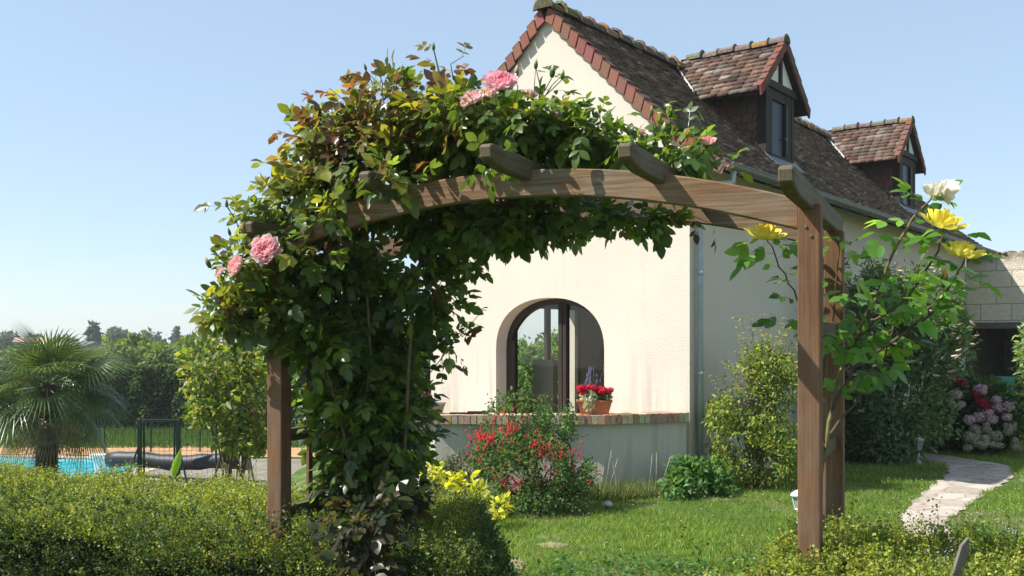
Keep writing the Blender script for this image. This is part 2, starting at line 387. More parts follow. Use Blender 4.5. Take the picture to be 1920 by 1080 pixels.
# ============================================================ HOUSE
A = math.atan(1420/FPX)
house = empty('stucco_house', (2.055, 11.6, 0), -A, label='cream stucco house with steep brown tiled roof, two dormers and an arched window', cat='house')
Rh = Matrix.Translation((2.055, 11.6, 0)) @ Matrix.Rotation(-A, 4, 'Z')
def H(x, y, z): return np.array(Rh @ Vector((x, y, z)))
LEN = 13.2; WID = 4.0
def zr(x, o=0.0):
    """underside of the roof at local x (x=0 right wall, x=-4 left wall), bell-cast at the eaves"""
    t = -x if x > -2 else 4+x
    return (5.817-.99*(2-t) if t > .3 else 4.134-.75*(.3-t))+o
def gable():
    outer = [(-4, -.2), (0, -.2), (0, zr(0)), (-.3, zr(-.3)), (-2, zr(-2)), (-3.7, zr(-3.7)), (-4, zr(-4))]
    hole = [(-2.841, .22), (-1.158, .22), (-1.158, 1.58)]
    for i in range(1, 24):
        th = math.pi*i/24; e = .88
        cx = math.copysign(abs(math.cos(th))**e, math.cos(th)); sx = abs(math.sin(th))**e
        hole.append((-2.0+.8415*cx, 1.58+.66*sx))
    hole.append((-2.841, 1.58))
    pts = outer+hole; tris = tessellate_polygon([[Vector((p[0], p[1], 0)) for p in outer], [Vector((p[0], p[1], 0)) for p in hole]])
    V = [(p[0], 0, p[1]) for p in pts]+[(p[0], .256, p[1]) for p in pts]; n = len(pts); no = len(outer)
    F = [tuple(t) for t in tris]+[tuple(i+n for i in t[::-1]) for t in tris]
    m = len(hole)
    for i in range(m): a, b = no+i, no+(i+1) % m; F.append((a, b, b+n, a+n))
    for i in range(no): a, b = i, (i+1) % no; F.append((a, a+n, b+n, b))
    o = build('wall', V, F, M['stucco'], house); o['label'] = 'gable wall with the arched opening'
    return hole
HOLE = gable()
b = MB(); b.box((-.25, .258, -.2), (0, LEN, zr(-.12)-.02)); o = b.make('wall', M['stucco'], house); o['label'] = 'long side wall in shade under the gutter'
b = MB(); b.box((-4, .258, -.2), (-3.75, 1.5, 3.82)); b.box((-4, 3.3, -.2), (-3.75, LEN, 3.82)); b.box((-4, 1.5, 2.3), (-3.75, 3.3, 3.82)); b.box((-4, 1.5, -.2), (-3.75, 3.3, .28)); b.make('wall', M['stucco'], house)
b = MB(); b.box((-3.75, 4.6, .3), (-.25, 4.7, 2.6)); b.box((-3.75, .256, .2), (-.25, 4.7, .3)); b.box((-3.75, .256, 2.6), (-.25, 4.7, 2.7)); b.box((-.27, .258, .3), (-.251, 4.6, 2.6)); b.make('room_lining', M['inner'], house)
b = MB(); b.box((-3.72, 1.5, .3), (-3.66, 1.58, 2.3)); b.box((-3.72, 3.22, .3), (-3.66, 3.3, 2.3)); b.box((-3.72, 2.35, .3), (-3.66, 2.45, 2.3)); b.box((-3.72, 1.58, 2.2), (-3.66, 3.22, 2.3)); b.make('garden_door_frame', M['frame'], house)
# arched window
def arch_window():
    V = []; F = []; m = len(HOLE); cx, cz = -2.0, 1.2
    def inset(p, w):
        x = p[0]-math.copysign(w, p[0]-cx) if abs(p[0]-cx) > .8 else p[0]+(cx-p[0])*w/.84
        z = p[1]-w*(1.0 if p[1] > 1.58 else 0)*min(1, (p[1]-1.5)/.5) if p[1] > 1.58 else p[1]
        return x, z
    for y, w in ((.225, 0), (.225, .075), (.30, .075), (.30, 0)):
        for p in HOLE: x, z = inset(p, w) if w else p; V.append((x, y, z))
    for r in range(4):
        for i in range(m): F.append((r*m+i, r*m+(i+1) % m, ((r+1) % 4)*m+(i+1) % m, ((r+1) % 4)*m+i))
    fr = build('window', V, F, M['frame'], house)
    b = MB(); b.box((-1.985, .205, .22), (-1.925, .30, 2.19), bev=.006); b.box((-1.918, .212, .22), (-1.865, .30, 2.185), bev=.006); b.make('mullion', M['wood_dark'], fr)
    b = MB(); b.box((-2.77, .215, .22), (-2.70, .29, 1.70), bev=.005); b.make('casement_stile', M['frame'], fr)
    pts = [inset(p, .07) for p in HOLE]
    build('pane', [(x, .262, z) for x, z in pts], [tuple(range(m))], M['glass'], fr)
arch_window()
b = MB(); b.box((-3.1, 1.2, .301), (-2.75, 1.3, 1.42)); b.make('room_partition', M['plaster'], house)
# roof ---------------------------------------------------------------------------
def tile_col(n, kind):
    if kind == 'main': return palette(n, [(.125, .085, .06), (.17, .11, .078), (.21, .14, .098), (.31, .26, .21), (.13, .11, .065)], [4, 4, 2, 1.0, 1.4], .25)
    return palette(n, [(.145, .085, .062), (.10, .062, .047), (.18, .11, .078), (.24, .205, .17), (.085, .07, .052)], [4, 3, 2, 2.2, 1.6], .22)
def tiles(rows, along, wid, thick, kind, jit=.004):
    """rows: list of (p0(lower point fn), p1(upper)) ; along axis index. rows=(lo,hi,a0,a1) with lo/hi 2-D points in the cross plane"""
    V = []; C = []
    for r, (lo, hi, a0, a1) in enumerate(rows):
        x = a0-(r % 2)*wid/2-random.uniform(0, .02)
        lo = np.array(lo); hi = np.array(hi); d = (hi-lo)/np.linalg.norm(hi-lo); nn = np.array((-d[1], d[0]))
        if nn[1] < 0: nn = -nn
        while x < a1:
            s = max(x, a0)+.002; e = min(x+wid-.004, a1)
            if e-s > .02:
                j = random.gauss(0, jit); ov = (hi-lo)*1.35; th = thick*random.uniform(.8, 1.35)
                l2 = lo+d*random.gauss(0, .004); bot = l2+nn*(.004+j*.3); top = l2+nn*(th+.012+abs(j)); ht = lo+ov+nn*.004
                V.append([(s, bot), (e, bot), (e, top), (s, top), (s, ht), (e, ht)])
            x += wid
    n = len(V); out = np.zeros((n, 6, 3)); o = [i for i in range(3) if i != along]
    for i, q in enumerate(V):
        for k, (aa, p) in enumerate(q): out[i, k, along] = aa; out[i, k, o[0]] = p[0]; out[i, k, o[1]] = p[1]
    f = np.array([(0, 1, 2, 3), (3, 2, 5, 4)]); f2 = np.array([(0, 3, 4), (1, 5, 2)])
    F = (f[None]+(np.arange(n)*6)[:, None, None]).reshape(-1, 4); F2 = (f2[None]+(np.arange(n)*6)[:, None, None]).reshape(-1, 3)
    return out.reshape(-1, 3), [F, F2], np.repeat(tile_col(n, kind), 6, 0)
b = MB()   # roof deck
xs = [.42, -.3, -2, -3.7, -4.42]
for x0, x1 in zip(xs[:-1], xs[1:]):
    b.prism([(x0, zr(x0)+.002), (x1, zr(x1)+.002), (x1, zr(x1)+.095), (x0, zr(x0)+.095)], 1, -.03, LEN+.25)
roof = b.make('roof', M['wood_dark'], house)
def sag(y): return 0
path2 = []
# arclength walk along the right slope
segs = [((.44, zr(.44)+.10), (-.3, zr(-.3)+.10)), ((-.3, zr(-.3)+.10), (-2.0, zr(-2)+.10))]
rows = []; EXP = .100
DORM = [3.68, 10.2]
def walk(segs, e):
    pts = [segs[0][0]]; 
    for a, c in segs:
        a = np.array(a); c = np.array(c); L = np.linalg.norm(c-a); n = max(1, round(L/e))
        for i in range(1, n+1): pts.append(tuple(a+(c-a)*i/n))
    return pts
W = walk(segs, EXP)
for i in range(len(W)-1):
    lo, hi = W[i], W[i+1]; x = lo[0]
    # cut the courses where the dormers stand (front at x=-.4, going back to where the cheeks end)
    cuts = []
    if x < -.38:
        for c in DORM:
            cuts.append((c-.53, c+.53))
    ys = [-.05]
    for c0, c1 in cuts: ys += [c0, c1]
    ys.append(LEN+.3)
    for k in range(0, len(ys), 2): rows.append((lo, hi, ys[k], ys[k+1]))
V, F, C = tiles(rows, 1, .165, .019, 'main', .006)
build('tiles', V, F, M['tile'], roof, C)
W2 = walk([((-4.44, zr(-4.44)+.10), (-3.7, zr(-3.7)+.10)), ((-3.7, zr(-3.7)+.10), (-2.0, zr(-2)+.10))], .2)
V, F, C = tiles([(W2[i], W2[i+1], -.05, LEN+.3) for i in range(len(W2)-1)], 1, .33, .016, 'main'); build('tiles', V, F, M['tile'], roof, C)
def ridge(name, p0, p1, parent, r=.10, step=.34, capend=True, along='y', mossy=True):
    p0 = Vector(p0); p1 = Vector(p1); L = (p1-p0).length; d = (p1-p0)/L; n = int(L/step); side = Vector((d.y, -d.x, 0))
    V = []; F = []; C = []
    for i in range(n):
        k = 8; dz = random.gauss(0, .006); rr = r*random.uniform(.95, 1.06); base = (.15, .125, .095) if along == 'y' else (.19, .165, .13)
        if random.random() < .06: base = (.30, .17, .08)
        if mossy and i < 2 and along == 'y': base = (.16, .15, .06)
        rings = [(0, rr*1.02), (.05, rr*1.32), (.10, rr*1.30), (.14, rr), (1, rr*.97)]
        o = len(V)
        for tt, q in rings:
            c = p0+d*(step*(i+tt))
            for j in range(k+1):
                a = math.pi*(j/k)*1.1-.157; jj = 1+random.gauss(0, .03)
                V.append(c+(side*math.cos(a)*q*1.05+Vector((0, 0, math.sin(a)*q+dz-.02)))*jj); C.append(tuple(x*random.uniform(.6, 1.35) for x in base))
        for s in range(len(rings)-1):
            for j in range(k): F.append((o+s*(k+1)+j, o+s*(k+1)+j+1, o+(s+1)*(k+1)+j+1, o+(s+1)*(k+1)+j))
    e = len(V); 
    for q0 in range(9): V.append(Vector(V[q0])); C.append((.12, .11, .06))
    F.append(tuple(range(e, e+9)))
    return build(name, V, F, M['tile'], parent, C)
ridge('ridge_tiles', (-2, -.14, zr(-2)+.13), (-2, LEN+.25, zr(-2)+.13), roof, .115)
# verge tiles, red, stepped along both rakes
def verge(xa, xb, n, sgn, name, parent, yf=-.075, zfun=zr, off=0.0, wd=.16, hh=.165, mirror=None, colr=(.235, .095, .068), kk=.64):
    V = []; F = []; C = []
    for i in range(n):
        x0 = xa+(xb-xa)*i/n; x1 = xa+(xb-xa)*(i+1)/n; z0 = zfun(x0)-.04+off; z1 = zfun(x1)-.04+off
        sl = (z1-z0)/(x1-x0); sl *= .68; x1e = x1-(x1-x0)*.06
        L = x1e-x0; zt = z0+.02
        up = Vector((-sl*sgn*(1 if sgn > 0 else -1)*0, 0, 0))
        lx = -math.copysign(hh*.30, sl)   # lean of the tile's short edges, square to the slope
        a = (x0, zt); bq = (x0+L, zt+sl*L); c = (bq[0]+lx, bq[1]+hh); d_ = (a[0]+lx, a[1]+hh)
        y0 = yf-.004*(i % 2)-random.uniform(0, .004); y1 = yf+.028
        o = len(V); col = tuple(q*random.uniform(.82, 1.15) for q in colr)
        for yy in (y0, y1):
            for q in (a, bq, c, d_): V.append((q[0], yy, q[1]))
        # the tile's top leaf going back over the roof
        F += [(o, o+1, o+2, o+3), (o+4, o+7, o+6, o+5), (o, o+4, o+5, o+1), (o+1, o+5, o+6, o+2), (o+2, o+6, o+7, o+3), (o+3, o+7, o+4, o)]; C += [col]*8
        o = len(V)
        for (q, yy) in ((d_, y0), (c, y0), (c, y1+.13), (d_, y1+.13)): V.append((q[0], yy, q[1]+.002))
        for (q, yy) in ((d_, y0), (c, y0), (c, y1+.13), (d_, y1+.13)): V.append((q[0], yy, q[1]-.012))
        F += [(o, o+1, o+2, o+3), (o+4, o+7, o+6, o+5), (o, o+4, o+5, o+1), (o+1, o+5, o+6, o+2), (o+2, o+6, o+7, o+3), (o+3, o+7, o+4, o)]; C += [tuple(q*.8 for q in col)]*8
    return build(name, V, F, M['tile'], parent, C)
M['verge'] = colmat('red_verge_tile', .85, .2, 25, .22, .1)
v1 = verge(.44, -2.0, 21, 1, 'verge_tiles', roof); v1.data.materials[0] = M['verge']
v2 = verge(-4.44, -2.0, 21, -1, 'verge_tiles', roof); v2.data.materials[0] = M['verge']
# gutter and downpipe
b = MB(); k = 10
V = []; F = []
for y in np.linspace(-.08, LEN+.32, 14):
    for r in (.075, .068):
        for j in range(k+1):
            a = math.pi+math.pi*j/k; V.append((.50+r*math.cos(a), y, zr(.44)+.10+r*math.sin(a)))
m2 = 2*(k+1)
for i in range(13):
    for q in (0, k+1):
        for j in range(k): F.append((i*m2+q+j, i*m2+q+j+1, (i+1)*m2+q+j+1, (i+1)*m2+q+j))
    for j in (0, k): F.append((i*m2+j, i*m2+j+k+1, (i+1)*m2+j+k+1, (i+1)*m2+j))
F.append(tuple(range(k+1)))
g = build('gutter', V, F, M['zinc'], house)
b = MB(); b.tube([(.575, -.08, zr(.44)+.10), (.575, LEN+.32, zr(.44)+.10)], .011, 6)
for y in np.arange(.3, LEN, .9): b.box((.42, y, zr(.44)+.02), (.43, y+.03, zr(.44)+.11)); b.box((.43, y-.005, zr(.44)+.012), (.578, y+.03, zr(.44)+.018))
b.make('gutter_bead', M['zinc'], g)
b = MB()
b.tube([(.50, .10, zr(.44)+.03), (.50, .10, zr(.44)-.10), (.07, .13, zr(.0)-.42), (.07, .13, zr(0)-.55), (.07, .13, .25)], .035, 10)
for z in (3.0, 2.45, 1.28): b.tube([(.07, .13, z), (.07, .13, z+.05)], .041, 10)
b.make('downpipe', M['pipe'], house, True)
b = MB(); b.box((.012, .10, .02), (.13, .16, .30)); b.tube([(.07, .13, 0), (.07, .13, .27)], .05, 10); b.make('pipe_shoe', M['pipe'], house)
# rafters ends under the eave, seen as a dark band
b = MB(); b.box((.01, .05, zr(.05)-.10), (.05, LEN, zr(.05)-.03)); b.make('eave_board', M['wood_dark'], house)
# dormers -------------------------------------------------------------------------
def dormer(c):
    y0, y1 = c-.51, c+.51; xf = -.40; zR = 6.10; hw = .90; sl = .95
    zb = lambda x: zr(x)+.115
    xbk = lambda z: -(2-(5.937-z)/.99)      # local x at which the main roof reaches height z
    zt = 5.30
    # box of the dormer : cheeks
    d = MB(); d.prism([(xf-.04, zb(xf)-.12), (xf-.04, zt+.1), (xbk(zt)-.1, zt+.1), (xbk(zt)-.1, zt-.1)], 1, y0+.01, y0+.06)
    d.prism([(xf-.04, zb(xf)-.12), (xf-.04, zt+.1), (xbk(zt)-.1, zt+.1), (xbk(zt)-.1, zt-.1)], 1, y1-.06, y1-.01)
    d.box((xf-.09, y0+.06, zb(xf)-.2), (xf-.05, y1-.06, zt+.1))
    root = d.make('dormer', M['wood_dark'], house); root['label'] = 'nearer dormer' if c < 5 else 'farther dormer'
    # tile hanging on the cheek facing the gable
    V = []; F = []; C = []; h = .125; z = zt+.06-h; r = 0
    while z > zb(xf)-.12:
        x = xf-.135+(r % 2)*.08
        while x > -1.6:
            xa = min(x, xf-.135); xb_ = x-.155
            if zb(xa)-.02 < z+h and xa-xb_ > .03:
                zz = max(z, zb(xb_)-.06) if False else z
                o = len(V); y = y0-.002-random.uniform(0, .006); q = .030
                P4 = [(xa-.03, y-.03, z), (xa, y-.03, z+.035), (xa, y, z+h+.02), (xb_+.004, y, z+h+.02), (xb_+.004, y-.03, z+.0)]
                V += P4+[(p[0], y+.01, p[2]) for p in P4]
                F += [(o, o+1, o+2, o+3, o+4), (o, o+5, o+6, o+1), (o, o+4, o+9, o+5), (o+1, o+6, o+7, o+2), (o+4, o+3, o+8, o+9)]
                C += [tuple(q_*random.uniform(.8, 1.2) for q_ in (.135, .07, .052))]*10
            x -= .16
        z -= h; r += 1
    build('cheek_tiles', V, F, M['verge'], root, C)
    # corner posts, tie beam, king post, plaster triangle
    f = MB()
    f.box((xf-.13, y0-.022, zb(xf)-.15), (xf+.005, y0+.075, zt+.06), bev=.006)
    f.make('corner_post', M['wood_dark'], root)
    f = MB(); f.box((xf-.13, y1-.075, zb(xf)-.15), (xf+.005, y1+.02, zt+.06), bev=.006); f.make('corner_post', M['wood_dark'], root)
    f = MB(); f.box((xf-.11, y0-.09, zt+.06), (xf+.03, y1+.09, zt+.17), bev=.01)
    f.make('tie_beam', M['wood_dark'], root)
    f = MB(); f.box((xf-.06, c-.045, zt+.172), (xf+.022, c+.045, zR-.14), bev=.005)
    f.make('king_post', M['wood_dark'], root)
    zz = zt+.17; yy = (zR-.10-zz)/sl
    f = MB(); f.prism([(c-yy+.02, zz), (c+yy-.02, zz), (c, zR-.12)], 0, xf-.05, xf-.012)
    pl = f.make('gable_infill', M['plaster'], root)
    # window
    f = MB(); wy0, wy1 = y0+.077, y1-.077; wz0 = zb(xf)+.06; wz1 = zt+.058
    f.box((xf-.05, wy0, wz0), (xf-.005, wy0+.15, wz1)); f.box((xf-.05, wy1-.20, wz0), (xf-.005, wy1, wz1)); f.box((xf-.05, wy0+.152, wz1-.14), (xf-.01, wy1-.202, wz1-.002)); f.box((xf-.06, wy0, wz0-.06), (xf+.03, wy1, wz0-.002))
    w = f.make('window', M['wood_dark'], root)
    f = MB(); f.box((xf-.045, wy0+.152, wz0), (xf-.04, wy1-.202, wz1-.142)); f.make('pane', M['darkglass'], w)
    f = MB(); f.tube([(xf+.012, wy1-.215, wz0+.08), (xf+.012, wy1-.215, wz1-.15)], .008, 5); f.box((xf+.0, wy1-.26, wz0+.28), (xf+.02, wy1-.19, wz0+.30)); f.make('bolt', M['zinc'], w)
    # sill flashing
    f = MB(); f.prism([(xf+.17, zb(xf+.17)+.012), (xf-.02, zb(xf)+.07), (xf-.02, zb(xf)+.04), (xf+.17, zb(xf+.17)-.0)], 1, y0-.03, y1+.10); f.make('sill_flashing', M['zinc'], root)
    # roof of the dormer
    V = []; F = []; xF = xf+.10
    deck = MB()
    for s in (-1, 1):
        o = []
        for (dy, zc) in ((0, zR), (hw, zR-sl*hw)):
            o.append((dy, zc))
        for th, nm in ((0, 0),):
            a = [(xF, c, zR-.03), (xF, c+s*hw, zR-sl*hw-.03), (xbk(zR-sl*hw)-.02, c+s*hw, zR-sl*hw-.03), (-2.0, c, zR-.03)]
            a2 = [(p[0], p[1], p[2]-.05) for p in a]
            deck.add(a+a2, [(0, 1, 2, 3), (4, 7, 6, 5), (0, 4, 5, 1), (1, 5, 6, 2), (2, 6, 7, 3), (3, 7, 4, 0)])
    dk = deck.make('roof', M['wood_dark'], root)
    rows_l = []; n = 11
    for s in (-1, 1):
        rws = []
        for i in range(n):
            dl = hw+.03-(hw+.03)*i/n; dh = hw+.03-(hw+.03)*(i+1)/n
            zl = zR-sl*dl; xb = xbk(zl+.05) if zl+.05 < 5.93 else -2.02
            if abs(dl) > .80: pass
            rws.append(((c+s*dl, zl-.025), (c+s*dh, zR-sl*dh-.025), xb+.05 if s < 0 else xb, xF-.04))
        V, F, C = tiles(rws, 0, .165, .014, 'dorm', .006)
        rows_l.append((V, F, C))
    for V, F, C in rows_l: build('tiles', V, F, M['tile'], dk, C)
    ridge('ridge_tiles', (xF+.02, c, zR+.005), (-2.0, c, zR+.005), dk, .085, .27, along='x')
    # verge tiles at the front
    for s in (-1, 1):
        V = []; F = []; C = []; nn = 7
        for i in range(nn):
            da = hw+.02-(hw)*i/nn; db = da-hw/nn*1.1; za = zR-sl*da; zb2 = za+(da-db)*sl*.8
            pts = [(c+s*da, za-.10), (c+s*db, zb2-.10), (c+s*(db+.03), zb2+.035), (c+s*(da+.03), za+.035)]
            o = len(V); x0 = xF+.006+.005*(i % 2)
            for xx in (x0, x0-.03):
                for p in pts: V.append((xx, p[0], p[1]))
            for xx in (x0, x0-.10):
                for p in pts[2:]: V.append((xx, p[0], p[1]+.004))
            F += [(o, o+1, o+2, o+3), (o+4, o+7, o+6, o+5), (o, o+4, o+5, o+1), (o+1, o+5, o+6, o+2), (o+2, o+6, o+7, o+3), (o+3, o+7, o+4, o), (o+8, o+9, o+11, o+10)]
            C += [tuple(q*random.uniform(.8, 1.2) for q in (.16, .075, .05))]*12
        build('verge_tiles', V, F, M['verge'], dk, C)
    # pale flashing in the valley facing the gable
    V = []
    for zc in (5.30, 5.93):
        dy = (zR-zc)/sl; x = xbk(zc)
        V += [(x-.03, c-dy+.07, zc+.035), (x+.0, c-dy-.045, zc+.05), (x+.0, c-dy-.045, zc-.0), (x-.03, c-dy+.07, zc-.03)]
    V = [Vector(v)+Vector((.0, -.02, .02)) for v in V]
    build('flashing', V, [(0, 1, 5, 4), (1, 2, 6, 5), (2, 3, 7, 6), (3, 0, 4, 7), (0, 3, 2, 1), (4, 5, 6, 7)], M['zinc_light'], root)
    # brackets under the eave
    f = MB()
    for x in (-.78, -1.12): f.box((x-.05, y0-.30, zt-.075), (x+.04, y0-.0, zt+.0))
    f.make('eave_bracket', M['wood_dark'], root)
for c in DORM: dormer(c)

# ============================================================ PARAPET before the gable
M['parapet'] = stucco_mat((.50, .465, .375), (.56, .52, .425))
wl = empty('terrace_wall', (0, 11.0, 0), label='low cream terrace wall with brick coping in front of the gable', cat='wall')
PB = [(-1.75, 13.2), (-1.36, 11.62), (-.853, 11.10), (1.0, 11.06), (2.0, 11.50)]
def offset_poly(pts, d):
    out = []
    for i, p in enumerate(pts):
        n = Vector((0, 0))
        for a, b_ in ((i-1, i), (i, i+1)):
            if a >= 0 and b_ < len(pts):
                e = (Vector(pts[b_])-Vector(pts[a])).normalized(); n += Vector((e.y, -e.x))
        n.normalize(); out.append((p[0]+n.x*d, p[1]+n.y*d))
    return out
IN = offset_poly(PB, -.22); V = []; F = []
for p, q in zip(PB, IN): V += [(p[0], p[1]-11, -1.2), (p[0], p[1]-11, .765), (q[0], q[1]-11, .765), (q[0], q[1]-11, -1.2)]
for i in range(len(PB)-1):
    for k in range(4): F.append((i*4+k, (i+1)*4+k, (i+1)*4+(k+1) % 4, i*4+(k+1) % 4))
F += [(0, 1, 2, 3), (16, 19, 18, 17)]
build('masonry', V, F, M['parapet'], wl)
OUT = offset_poly(PB, .065); IN2 = offset_poly(PB, -.27); V = []; F = []; C = []
for i in range(len(PB)-1):
    a, b_ = Vector(OUT[i]), Vector(OUT[i+1]); a2, b2 = Vector(IN2[i]), Vector(IN2[i+1]); L = (b_-a).length; n = int(L/.070)
    for k in range(n):
        t0 = (k+.05)/n; t1 = (k+.93)/n; o = len(V); j = random.uniform(-.005, .005); zt = .868+random.uniform(-.003, .003)
        q = [a.lerp(b_, t0), a.lerp(b_, t1), a2.lerp(b2, t1), a2.lerp(b2, t0)]
        nrm = (a-a2).normalized()*j
        for z in (.768, zt):
            for p in q: V.append((p.x+nrm.x, p.y+nrm.y-11, z))
        F += [(o, o+3, o+2, o+1), (o+4, o+5, o+6, o+7), (o, o+1, o+5, o+4), (o+1, o+2, o+6, o+5), (o+2, o+3, o+7, o+6), (o+3, o, o+4, o+7)]
        cc = random.choice([(.50, .34, .22), (.42, .27, .18), (.56, .44, .29), (.36, .22, .15), (.48, .40, .26)]); C += [tuple(x*random.uniform(.85, 1.15) for x in cc)]*8
cop = build('brick_coping', V, F, M['brick'], wl, C)
V = []; F = []
for p, q in zip(offset_poly(PB, .055), offset_poly(PB, -.26)): V += [(p[0], p[1]-11, .770), (p[0], p[1]-11, .861), (q[0], q[1]-11, .861), (q[0], q[1]-11, .770)]
for i in range(len(PB)-1):
    for k in range(4): F.append((i*4+k, (i+1)*4+k, (i+1)*4+(k+1) % 4, i*4+(k+1) % 4))
F += [(0, 1, 2, 3), (16, 19, 18, 17)]
build('mortar', V, F, flat('mortar', (.36, .31, .25), .95, .1), cop)
# terrace floor
V = [(p[0], p[1], .30) for p in IN]+[(1.9, 11.75, .30), (-.95, 13.85, .30)]
build('terrace_floor', V, [tuple(range(len(V)))], flat('terrace_paving', (.62, .50, .38), .9, .1, 0, .2, 6), kind='structure')

# ============================================================ OUTBUILDING at the end of the house
ob = empty('stone_outbuilding', tuple(H(0, LEN, 0)), -A, label='pale limestone outbuilding with a dark open bay behind the hydrangeas', cat='building')
b = MB(); b.box((.01, 0, 2.12), (9, .42, 3.62)); b.box((5.2, .0, -.2), (9, .42, 2.119)); b.make('wall', M['stone'], ob)
b = MB(); b.box((.01, -.015, 1.98), (5.19, .40, 2.118), bev=.02); b.make('lintel', woodmat('old_lintel', 0, (.05, .04, .03), (.10, .08, .06), (.15, .125, .10), .4), ob)
b = MB(); b.box((-.3, 4.001, -.2), (9, 4.3, 3.2)); b.box((-.3, .42, -.2), (.0, 4.0, 3.2)); b.box((5.2, .43, -.2), (5.5, 4.0, 3.2)); b.make('inner_wall', flat('inner_stone', (.12, .10, .08), .95, .1, 0, .3, 5), ob)
b = MB(); b.box((-.3, .43, 3.2), (9, 4.3, 3.3)); b.make('roof', M['wood_dark'], ob)
b = MB()
for i in range(220):
    x = random.uniform(.05, 8.6); y = random.uniform(0, .35); r = random.uniform(.03, .10)
    b.lathe([(r, -.02), (r*.9, r*.3), (r*.4, r*.55)], (x, y, 3.62), 7, random.choice([(.35, .27, .2), (.16, .12, .09), (.2, .07, .05), (.4, .34, .26)]))
b.make('rubble_cap', M['brick'], ob, True, usecol=True, kind='stuff')

# ============================================================ ROSE ARCH
B = math.radians(24); AO = (1.0956, 3.85, 0)
arch = empty('rose_arch', AO, -B, label='brown wooden garden arch with curved beams and five cross pieces', cat='garden arch')
Ra = Matrix.Translation(AO) @ Matrix.Rotation(-B, 4, 'Z')
def AW(x, y, z): return np.array(Ra @ Vector((x, y, z)))
PW = .085; XL = -2.503; YR = .82
for (x, y, z) in ((0, 0, 2.185), (XL, 0, 2.145), (0, YR, 2.17), (XL, YR, 2.14)):
    b = MB(); b.box((0, 0, 0), (PW, PW, z), bev=.007); o = b.make('post', M['wood_z'], arch); o.location = (x, y, 0)
def beam_z(x):
    xm = (XL+PW)/2; t = (x-xm)/(-xm)
    return 2.345-.195*t*t
def beam(y0, y1, name):
    n = 36; V = []; F = []; x0, x1 = XL+PW+.002, -.002
    for i in range(n+1):
        x = x0+(x1-x0)*i/n; z = beam_z(x); dz = (beam_z(x+.01)-beam_z(x-.01))/.02; nn = Vector((-dz, 0, 1)).normalized()*.058; bv = .006
        if i in (0, n): nn = Vector((0, 0, .058))
        c = Vector((x, 0, z))
        for (s, yy) in ((-1, y0+bv), (-1+.1, y0), (1-.1, y0), (1, y0+bv), (1, y1-bv), (.9, y1), (-.9, y1), (-1, y1-bv)):
            p = c+nn*s; V.append((p.x, yy, p.z))
    for i in range(n):
        for k in range(8): F.append((i*8+k, i*8+(k+1) % 8, (i+1)*8+(k+1) % 8, (i+1)*8+k))
    F += [tuple(range(8)), tuple(n*8+k for k in range(8))[::-1]]
    return build('arched_beam', V, F, M['wood_x'], arch)
beam(.012, .060, 'f'); beam(YR+.012, YR+.060, 'r')
PUR = [(.010, .52, 2.165), (-.5757, .45, 2.302), (-1.164, .40, 2.355), (-1.768, .33, 2.300), (-2.47, .22, 2.135)]
for (x, d, z) in PUR:
    w, h = .052, .088
    b = MB(); y0, y1 = -d, YR+PW+.16
    pts = [(y0+.02, z+h), (y0, z+h-.012), (y0+.005, z+.030), (y0+.03, z+.016), (y0+.15, z), (y1-.16, z), (y1-.03, z), (y1, z+h-.02), (y1-.02, z+h)]
    pts = [(p[0]-y0, p[1]-z) for p in pts]
    bm = bmesh.new()
    vs = [[bm.verts.new((xx, p[0], p[1])) for p in pts] for xx in (0, w)]
    bm.faces.new(vs[0]); bm.faces.new(vs[1][::-1])
    for i in range(len(pts)): bm.faces.new((vs[0][i], vs[0][(i+1) % len(pts)], vs[1][(i+1) % len(pts)], vs[1][i]))
    bmesh.ops.recalc_face_normals(bm, faces=bm.faces[:]); bmesh.ops.bevel(bm, geom=bm.edges[:], offset=.005, segments=1, affect='EDGES')
    me = bpy.data.meshes.new('purlin'); bm.to_mesh(me); bm.free(); me.materials.append(M['wood_y'])
    o = bpy.data.objects.new('purlin', me); COL.objects.link(o); o.parent = arch; o.location = (x, y0, z)
b = MB()
for (x, y) in ((.022, -.003), (.060, -.003)):
    pass
for sx in (0, XL):
    for y in (.28, .50, .70):
        b = MB(); b.box((0, 0, 0), (.018, .034, 1.72 if y < .6 else 1.24), bev=.003); o = b.make('slat', M['wood_z'], arch); o.location = (sx+.03, y, .02)
    for z in (1.68, 1.17, .79):
        b = MB(); b.box((0, 0, 0), (.036, YR-PW-.004, .062), bev=.004); o = b.make('rail', M['wood_y'], arch); o.location = (sx+.022, PW+.002, z)
for (x, y, z) in ((.03, -.002, 2.10), (.05, -.002, 2.065), (XL+.03, -.002, 2.05), (XL+.05, -.002, 2.02)):
    b = MB(); b.tube([(0, .004, 0), (0, -.003, 0)], .006, 10); o = b.make('bolt', M['zinc'], arch); o.location = (x, y, z)
